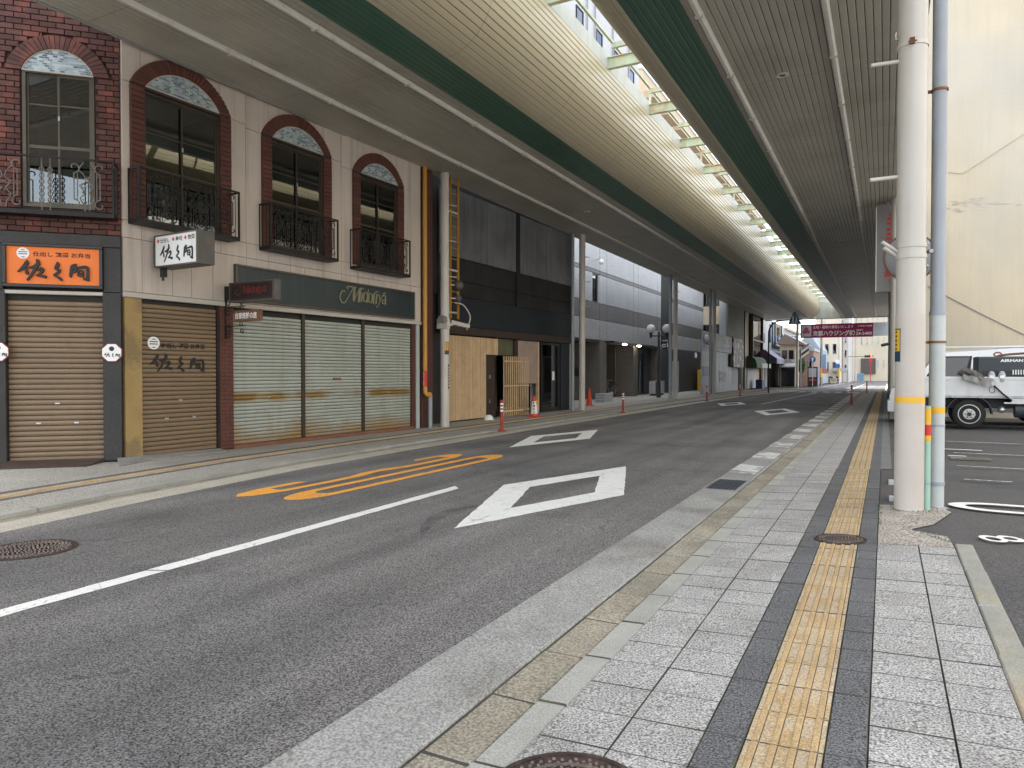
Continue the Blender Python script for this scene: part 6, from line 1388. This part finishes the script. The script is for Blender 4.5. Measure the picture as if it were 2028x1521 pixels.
tb = bpy.data.objects['beige_tower']
for f_ in range(5):
    for i in range(14): ob('balcony', B().box(18.0, 19.4, 1.5 + i * 8.5, 8 + i * 8.5, 33 + f_ * 3, 34.1 + f_ * 3), 'beige_wall', tb)
# ------------------------------------------------------------------ right side
dp = thing('downpipe', 'grey blue drainpipe standing right of the near pillar', 'pipe', (.497, 8.93, 0))
ob('upper_pipe', B().cyl((0, 0, 2.14), (0, 0, 9.0), .072, n=28), 'pipe_grey', dp, smooth=True); ob('lower_pipe', B().cyl((0, 0, .0), (0, 0, 2.14), .077, n=28), 'pipe_pale', dp, smooth=True)
many('collar', [B().lathe([(.077, -.02), (.082, -.02), (.082, .02), (.073, .02)], (0, 0, 2.14), 24), B().lathe([(.077, -.01), (.081, -.01), (.081, .01), (.077, .01)], (0, 0, .93), 24), B().lathe([(.077, -.02), (.083, -.02), (.083, .02), (.077, .02)], (0, 0, .30), 24)], 'pipe_grey', dp, True)
ob('reflective_band', B().cyl((0, 0, 1.06), (0, 0, 1.132), .0782, n=28, caps=False), 'yellow', dp, smooth=True)
for z in (1.83, 4.54): ob('bracket', B().lathe([(.078, -.012), (.084, -.012), (.084, .012), (.078, .012)], (0, 0, z), 24).box(-.2, -.08, -.012, .012, z - .015, z + .015), 'rust', dp, smooth=True)
ob('concrete_foot', B().lathe([(.13, -.03), (.11, .02), (.079, .035)], (.02, 0, .01), 14), 'concrete', dp, smooth=True)
gp2 = thing('guard_pipe', 'thin pale green pipe with orange and red bands between pillar and drainpipe', 'pipe', (.405, 8.74, 0))
ob('pipe', B().cyl((0, 0, .01), (0, 0, 1.145), .031, n=20), 'pale_green', gp2, smooth=True)
for z0, z1, m_ in ((.95, 1.12, 'yellow'), (.83, .945, 'red'), (.77, .83, 'yellow')): ob('reflective_band', B().cyl((0, 0, z0), (0, 0, z1), .0325, n=20, caps=False), m_, gp2, smooth=True)
ob('cable_tie', B().lathe([(.032, -.008), (.035, -.008), (.035, .008), (.032, .008)], (0, 0, .32), 16), 'steel', gp2)
tag(ob('conduit', B().cyl((.56, 11.2, .02), (.56, 11.2, 9), .02, n=10), 'column'), 'thin pale conduit seen between the near pillar and the drainpipe', 'pipe')
sticker(.235, 8.72, .1435, math.atan2(-8.72, -.235) - 1.35, .62, 1.63, 1.96, 'yellow and blue notice sticker wrapped on the near pillar')
mr_ = thing('traffic_mirror', 'round convex traffic mirror seen from behind the near pillar', 'mirror', (.27, 10.2, 2.95), rad(8))
ob('back', B().lathe([(.29, -.02), (.25, .03), (.12, .075), (.001, .085)], n=32), 'sign_dim', mr_, smooth=True); LAST[0].rotation_euler = (rad(90), 0, 0)
ob('rim', B().tube([(.295 * math.cos(a), .02, .295 * math.sin(a)) for a in [i * math.pi / 16 for i in range(32)]], .012, 8, True), 'rust_brown', mr_, smooth=True)
ob('bracket', B().tube([(.0, -.08, 0), (-.02, -.5, -.05), (-.03, -1.36, -.14)], .022, 8).box(-.16, .16, -.09, -.06, -.02, .02).box(-.02, .02, -.09, -.06, -.16, .16), 'steel', mr_)
many('bolt', [B().sphere(p, .02, 6) for p in ((-.17, -.07, .02), (.17, -.07, .15), (.17, -.07, -.13))], 'steel', mr_)
# tall pale building that closes the parking lot
cw = thing('apartment_block', 'tall cream rendered building behind the parking lot', 'building', (.95, 27.6, 0))
ob('wall', B().box(.0, 16, 0, .3, -.1, 18), 'cream_wall', cw); ob('street_front', B().box(.0, .3, .31, 40, -.1, 9), 'cream_wall', cw); ob('body', B().box(.31, 16, .31, 5.5, -.1, 17.9).box(.31, 14, 5.51, 40, -.1, 8.9), 'cream_wall', cw)
sb = thing('shade_block', 'plain pale block added out of view right of the parking lot to hold back daylight', 'building', (14, 0, 0)); ob('wall', B().box(0, 14, 0, 27.4, -.1, 15), 'white_wall', sb); ob('parapet', B().box(-.1, 14.1, -.1, 27.45, 15, 15.5), 'grey_wall', sb)  # unseen block added to cut the skylight over the parking lot
ob('conduit', B().tube([(.84, -.02, 8.15), (1.25, -.02, 8.05), (2.9, -.02, 9.1), (6, -.02, 11)], .010, 6), 'cream_wall', cw); ob('sag_cable', B().tube(catmull([(.3, -.03, 4.4), (1.6, -.03, 3.55), (2.9, -.03, 2.75), (3.6, -.03, 2.4)], 5), .014, 6), 'sign_dim', cw)
gr = B(); rr = random.Random(3)
for i in range(26):
    x, z = 1.0 + rr.gauss(.75, .5), 7.05 + rr.gauss(0, .1); k = 7
    gr.add([(x, -.003 - i * .0004, z)] + [(x + rr.uniform(.05, .16) * math.cos(a), -.003 - i * .0004, z + rr.uniform(.015, .05) * math.sin(a)) for a in [j * 2 * math.pi / k for j in range(k)]], [(0, j + 1, (j + 1) % k + 1) for j in range(k)])
ob('peeling_patch', gr, 'grime', cw)
for i in range(7):
    a = 1 + i * 4.8; sh = ob('shop_shutter', B().box(-.05, -.01, a, a + 3.6, 0, 2.6), 'clad_dark', cw); ob('shop_fascia', B().box(-.35, -.01, a - .3, a + 3.9, 2.8, 3.5), 'sign_grey', cw)
ob('street_canopy_strip', B().box(-.4, -.02, 0, 34, 3.55, 3.7), 'satin_black', cw)
tag(ob('notice_frame', B().box(.35, .45, 28.2, 30.6, 3.2, 4.6), 'satin_black'), 'dark board on the building behind the music shop sign', 'sign')
tag(ob('spot_lamp', B().tube([(.6, 27.4, 2.35), (.2, 27.1, 2.5), (-.12, 27.0, 2.42)], .05, 8), 'satin_black'), 'small dark lamp arm left of the second right column', 'lamp')
ms_ = thing('vertical_sign', 'tall box sign greyed for backlight with red vertical lettering under the right canopy', 'sign', (-.285, 26.2, 4.15))
ob('box', B().box(0, .95, 0, .28, 0, 2.85), 'sign_dim', ms_); ob('edge_strip', B().box(-.02, .0, -.01, .29, 0, 2.78), 'white', ms_); text('lettering', 'ミヨシ楽器', 'red', ms_, .2, .78, .25, 2.55, 0, .006, bold=.04, vertical=True)  # box colour darkened to stand for the backlit face
ob('bracket', B().box(.3, .34, .1, .14, 2.85, 2.94).box(.7, .74, .1, .14, 2.85, 2.94), 'steel', ms_)

# flatbed truck
tk = thing('flatbed_truck', 'white dropside flatbed truck carrying a compressor in the parking lot', 'truck', (.62, 21.62, PZ))
def dside(y, s):
    sd = ob('drop_side', B().fbox(.0, 2.95, y, y + .03, .84, 1.34, .005) if s < 0 else B().box(.0, 2.95, y, y + .03, .84, 1.34), 'truck_white', tk); b = B()
    yy = y - .012 if s < 0 else y + .03
    for q in ((.02, 2.93, 1.27, 1.33), (.02, 2.93, .85, .92), (.02, .12, .92, 1.27), (1.86, 1.95, .92, 1.27), (2.84, 2.93, .92, 1.27)): b.box(q[0], q[1], yy, yy + .012, q[2], q[3])
    ob('rim', b, 'truck_white', sd)
    for x in (.2, .9, 1.5, 2.1, 2.7): ob('hinge', B().box(x, x + .09, y - .02, y + .04, .80, .86), 'steel', sd)
dside(0, -1); dside(1.62, 1)
ob('tail_gate', B().box(-.03, .0, .0, 1.65, .84, 1.34), 'truck_white', tk); ob('bed_floor', B().box(0, 2.95, .03, 1.62, .80, .88), 'truck_white', tk)
ob('chassis', B().box(.1, 4.3, .45, .55, .52, .78).box(.1, 4.3, 1.1, 1.2, .52, .78).box(.0, .08, .2, 1.45, .5, .62), 'dark_plastic', tk)
ob('side_guard', B().box(2.05, 2.95, .03, .08, .66, .79).box(2.05, 2.2, .03, .08, .7, .8), 'truck_white', tk); ob('tank', B().cyl((2.3, .3, .5), (2.95, .3, .5), .2, n=16), 'machine', tk, smooth=True); ob('valve', B().sphere((2.02, .2, .5), .09, 7), 'aluminium', tk, smooth=True)
mg = [(1.31 + .52 * math.cos(a), .38 + .50 * math.sin(a)) for a in [i * math.pi / 10 for i in range(11)]]; mi = [(1.31 + .49 * math.cos(a), .38 + .47 * math.sin(a)) for a in [i * math.pi / 10 for i in range(11)]][::-1]
ob('mudguard', B().prism(mg + mi, 'xz', .08, .45), 'dark_plastic', tk)
def twheel(parent, x, y, r, w_, flip=1, hub='rim'):
    wh_ = ob('wheel', B(), None, parent) if False else None
    ty = B().lathe([(r * .62, 0), (r * .9, 0), (r * .985, .025), (r, .06), (r, w_ - .06), (r * .985, w_ - .025), (r * .9, w_), (r * .62, w_)], n=36)
    o = ob('wheel', ty, 'rubber', parent, smooth=True); o.rotation_euler = (rad(-90) if flip > 0 else rad(90), 0, 0); o.location = (x, y, r)
    ob('rim', B().lathe([(r * .545, .035), (r * .57, .01), (r * .63, -.004), (r * .67, .0), (r * .66, .02)], n=32), hub, o, smooth=True)
    ob('dish', B().lathe([(r * .56, .034), (r * .54, .06), (r * .46, .065), (r * .40, .05), (r * .36, .0)], n=32), 'dark_steel', o, smooth=True)
    ob('hub_plate', B().lathe([(r * .38, .01), (r * .36, -.006), (r * .15, -.012), (.001, -.012)], n=24), hub, o, smooth=True)
    nb = B()
    for i in range(6): a = i * math.pi / 3; nb.cyl((r * .24 * math.cos(a), r * .24 * math.sin(a), -.035), (r * .24 * math.cos(a), r * .24 * math.sin(a), .0), .016, n=6)
    nb.cyl((0, 0, -.05), (0, 0, 0), r * .14, n=16); ob('hub', nb, 'dark_plastic', o)
    hb_ = B()
    for i in range(8): a = i * math.pi / 4 + .2; hb_.cyl((r * .46 * math.cos(a), r * .46 * math.sin(a), .05), (r * .46 * math.cos(a), r * .46 * math.sin(a), .075), .026, n=8)
    ob('hand_hole', hb_, 'black', o); return o
twheel(tk, 1.31, .08, .375, .2); twheel(tk, 3.85, .08, .375, .2); twheel(tk, 1.31, 1.57, .375, .2, -1); twheel(tk, 3.85, 1.57, .375, .2, -1)
ob('head_board', B().box(2.97, 3.02, .0, 1.65, .84, 2.25).box(2.90, 2.97, .02, .06, 1.36, 2.2).box(2.90, 2.97, .3, .34, 1.36, 2.2).box(2.90, 2.97, .6, .64, 1.36, 2.2), 'clad_green', tk)
ob('cab', B().prism([(3.06, .45), (4.75, .45), (4.8, 1.05), (4.6, 1.95), (4.45, 2.05), (3.06, 2.05)], 'xz', .0, 1.65), 'truck_white', tk); ob('cab_window', B().prism([(3.5, 1.2), (4.55, 1.2), (4.4, 1.85), (3.5, 1.85)], 'xz', -.01, .0), 'auto_glass', tk); ob('windscreen', B().add([(4.79, .1, 1.12), (4.79, 1.55, 1.12), (4.61, 1.5, 1.92), (4.61, .15, 1.92)], [(0, 1, 2, 3)]), 'auto_glass', tk)
cp = thing('air_compressor', 'dark blue grey air compressor standing on the truck bed', 'compressor', (.62, 21.75, PZ + .88))
ob('case', B().fbox(1.48, 2.78, 0, 1.0, .0, .98, .03), 'machine', cp); ob('door', B().fbox(1.60, 2.70, -.012, .01, .25, .62, .006), 'dark_plastic', cp); text('maker_lettering', 'AIRMAN', 'white', cp, 1.97, 2.45, .84, .91, -.001, .002, bold=.04)
kb = B()
for i in range(5): kb.cyl((2.24 + i * .055, -.03, .52), (2.24 + i * .055, -.03, .64), .014, n=6)
ob('valve_row', kb, 'white', cp); ob('hose', B().tube([(1.95, .3, 1.0), (2.2, .2, 1.04), (2.5, .25, 1.06), (2.8, .3, 1.05)], .03, 6).tube([(1.95 + .08 * math.cos(a), .3, 1.04 + .05 * math.sin(a)) for a in [i * math.pi / 6 for i in range(13)]], .02, 5), 'rust_brown', cp, smooth=True)
for i, x in enumerate((2.40, 2.62)):
    t = thing('bag_pair', ('left', 'right')[i] + ' white rounded bag propped against the compressor', 'bag', (x - .0, 21.67, PZ + 1.22)); ob('bag', B().lathe([(.07, .0), (.085, .1), (.08, .18), (.05, .25), (.001, .27)], n=12), 'grey_wall', t, smooth=True); ob('flap', B().box(-.05, .05, -.09, -.07, .08, .16), 'white', t)
rp_ = tag(ob('rope_coil', B().tube([(3.28 + .17 * math.cos(a), 21.68 + .01 * math.sin(3 * a), PZ + 1.36 + .13 * math.sin(a)) for a in [i * math.pi / 12 for i in range(25)]], .03, 7), 'panel_trim', smooth=True), 'pale coiled rope on the truck side', 'rope')
ta = thing('tarpaulin', 'crumpled grey tarpaulin bundled over the truck side', 'tarpaulin', (1.66, 21.55, PZ + 1.30)); rr = random.Random(9)
rl = B(); NU, NV = 22, 14; vs = []
for i in range(NU + 1):
    u = i / NU; rad_ = .135 * math.sin(math.pi * min(.97, max(.03, u))) ** .55
    for k in range(NV):
        a = 2 * math.pi * k / NV; q = rad_ * (1 + .16 * math.sin(3 * a + u * 13) + .12 * math.sin(5 * a - u * 21) + rr.uniform(-.05, .05))
        vs.append((u * .62 + .02 * math.sin(a * 2), .06 + q * 1.1 * math.cos(a), .12 - .10 * u + .05 * math.sin(u * 5) + q * math.sin(a)))
rl.add(vs, [(i * NV + k, i * NV + (k + 1) % NV, (i + 1) * NV + (k + 1) % NV, (i + 1) * NV + k) for i in range(NU) for k in range(NV)]); ob('roll', rl, 'tarp', ta, smooth=True)
fp = B(); NX, NY = 18, 8; vs = []
for j in range(NY + 1):
    for i in range(NX + 1):
        u, v = i / NX, j / NY; vs.append((.10 + u * .60 + .04 * v, -.05 - .035 * math.sin(u * 16 + v * 2) * v - .02, .10 - .10 * u - v * (.13 + .11 * u) + .012 * math.sin(u * 23)))
fp.add(vs, [(j * (NX + 1) + i, j * (NX + 1) + i + 1, (j + 1) * (NX + 1) + i + 1, (j + 1) * (NX + 1) + i) for j in range(NY) for i in range(NX)]); ob('flap', fp, 'tarp_light', ta, smooth=True)
ob('strap', B().tube([(.62 + 1.82, 21.54, PZ + 1.12), (.62 + 2.0, 21.55, PZ + .92), (.62 + 2.2, 21.56, PZ + .74)], .022, 6).tube([(.62 + 1.78 + .06 * math.cos(a), 21.54, PZ + 1.02 + .09 * math.sin(a)) for a in [i * math.pi / 6 for i in range(13)]], .008, 5), 'black', ta, loc=(-1.66, -21.55, -PZ - 1.30))
# van behind the truck, nose towards the street
vn = thing('van', 'white high roof van parked behind the truck with its nose at the pavement', 'van', (.12, 23.75, PZ))
prof = [(.02, .32), (.0, .75), (.06, .98), (.5, 1.15), (.72, 1.30), (1.18, 1.98), (1.42, 2.06), (3.0, 2.16), (4.9, 2.16), (5.0, 1.2), (5.0, .35)]
W_ = 1.7
def loft(prof, ins):
    b = B(); n_ = len(prof); rings = []
    for y, s_ in ((0.0, 1), (.10, 0), (W_ - .10, 0), (W_, 1)):
        rings.append([(x, y + (0 if not s_ else (ins(z) if y < .5 else -ins(z))), z - (.03 if s_ and z > 1.9 else 0)) for x, z in prof])
    vs = [p for r_ in rings for p in r_]
    fs = [tuple(range(n_)), tuple(range(3 * n_, 4 * n_))] + [(k * n_ + i, k * n_ + (i + 1) % n_, (k + 1) * n_ + (i + 1) % n_, (k + 1) * n_ + i) for k in range(3) for i in range(n_)]
    return b.add(vs, fs)
tum = lambda z: max(0, z - 1.15) * .12
ob('body', loft(prof, tum), 'vehicle_white', vn)
yz = lambda z: tum(z) - .012
def sidepane(name, poly, m_): 
    n_ = len(poly); return ob(name, B().add([(x, yz(z), z) for x, z in poly], [tuple(range(n_))]), m_, vn)
ob('front_side_window', B().add([(x, yz(z) + .004, z) for x, z in [(.86, 1.22), (1.98, 1.22), (2.06, 1.92), (1.28, 1.92)]], [(0, 1, 2, 3)]), 'black', vn); sidepane('front_glass', [(.98, 1.27), (1.85, 1.27), (2.0, 1.88), (1.32, 1.88)], 'auto_glass'); sidepane('rear_glass', [(2.42, 1.22), (4.7, 1.22), (4.7, 1.90), (2.28, 1.90)], 'auto_glass')
many('door_seam', [B().box(2.13, 2.145, -.006, .002, .4, 1.15), B().box(.72, .735, -.006, .002, .62, 1.15), B().box(4.3, 4.315, -.006, .002, .4, 1.15), B().box(.72, 4.9, -.006, .002, 1.16, 1.172)], 'dark_plastic', vn); many('door_handle', [B().fbox(1.86, 2.06, -.03, .0, 1.0, 1.05, .008), B().fbox(2.25, 2.45, -.03, .0, 1.0, 1.05, .008)], 'vehicle_white', vn)
ob('windscreen', B().add([(.74, .16, 1.34), (.74, W_ - .16, 1.34), (1.15, W_ - .2, 1.93), (1.15, .2, 1.93)], [(0, 1, 2, 3)]), 'auto_glass', vn); LAST[0].location = (-.012, 0, .004)
for y in (.12, W_ - .42):
    ob('headlight', B().prism([(-.02, .72), (.16, .66), (.42, .98), (.12, 1.02)], 'xz', y, y + .3), 'auto_glass', vn); ob('lamp', B().sphere((.06, y + .14, .82), .07, 7), 'aluminium', vn, smooth=True)
ob('bumper', B().tbox(-.05, .5, -.01, W_ + .01, .30, .62, .03), 'vehicle_white', vn); ob('fog_lamp', B().cyl((-.06, .2, .46), (-.04, .2, .46), .07, n=12).cyl((-.06, W_ - .2, .46), (-.04, W_ - .2, .46), .07, n=12), 'dark_plastic', vn); ob('grille', B().box(-.02, .02, .45, W_ - .45, .70, .88), 'dark_plastic', vn)
for sg in (-.12, W_ + .02): ob('wing_mirror', B().fbox(.66, .80, sg, sg + .1, 1.18, 1.40, .02), 'vehicle_white', vn)
ob('roof_rail', B().box(1.35, 4.8, .16, .19, 2.17, 2.2), 'vehicle_white', vn)
twheel(vn, .85, .02, .33, .2); twheel(vn, 3.6, .02, .33, .2); twheel(vn, .85, W_ - .02, .33, .2, -1); twheel(vn, 3.6, W_ - .02, .33, .2, -1)
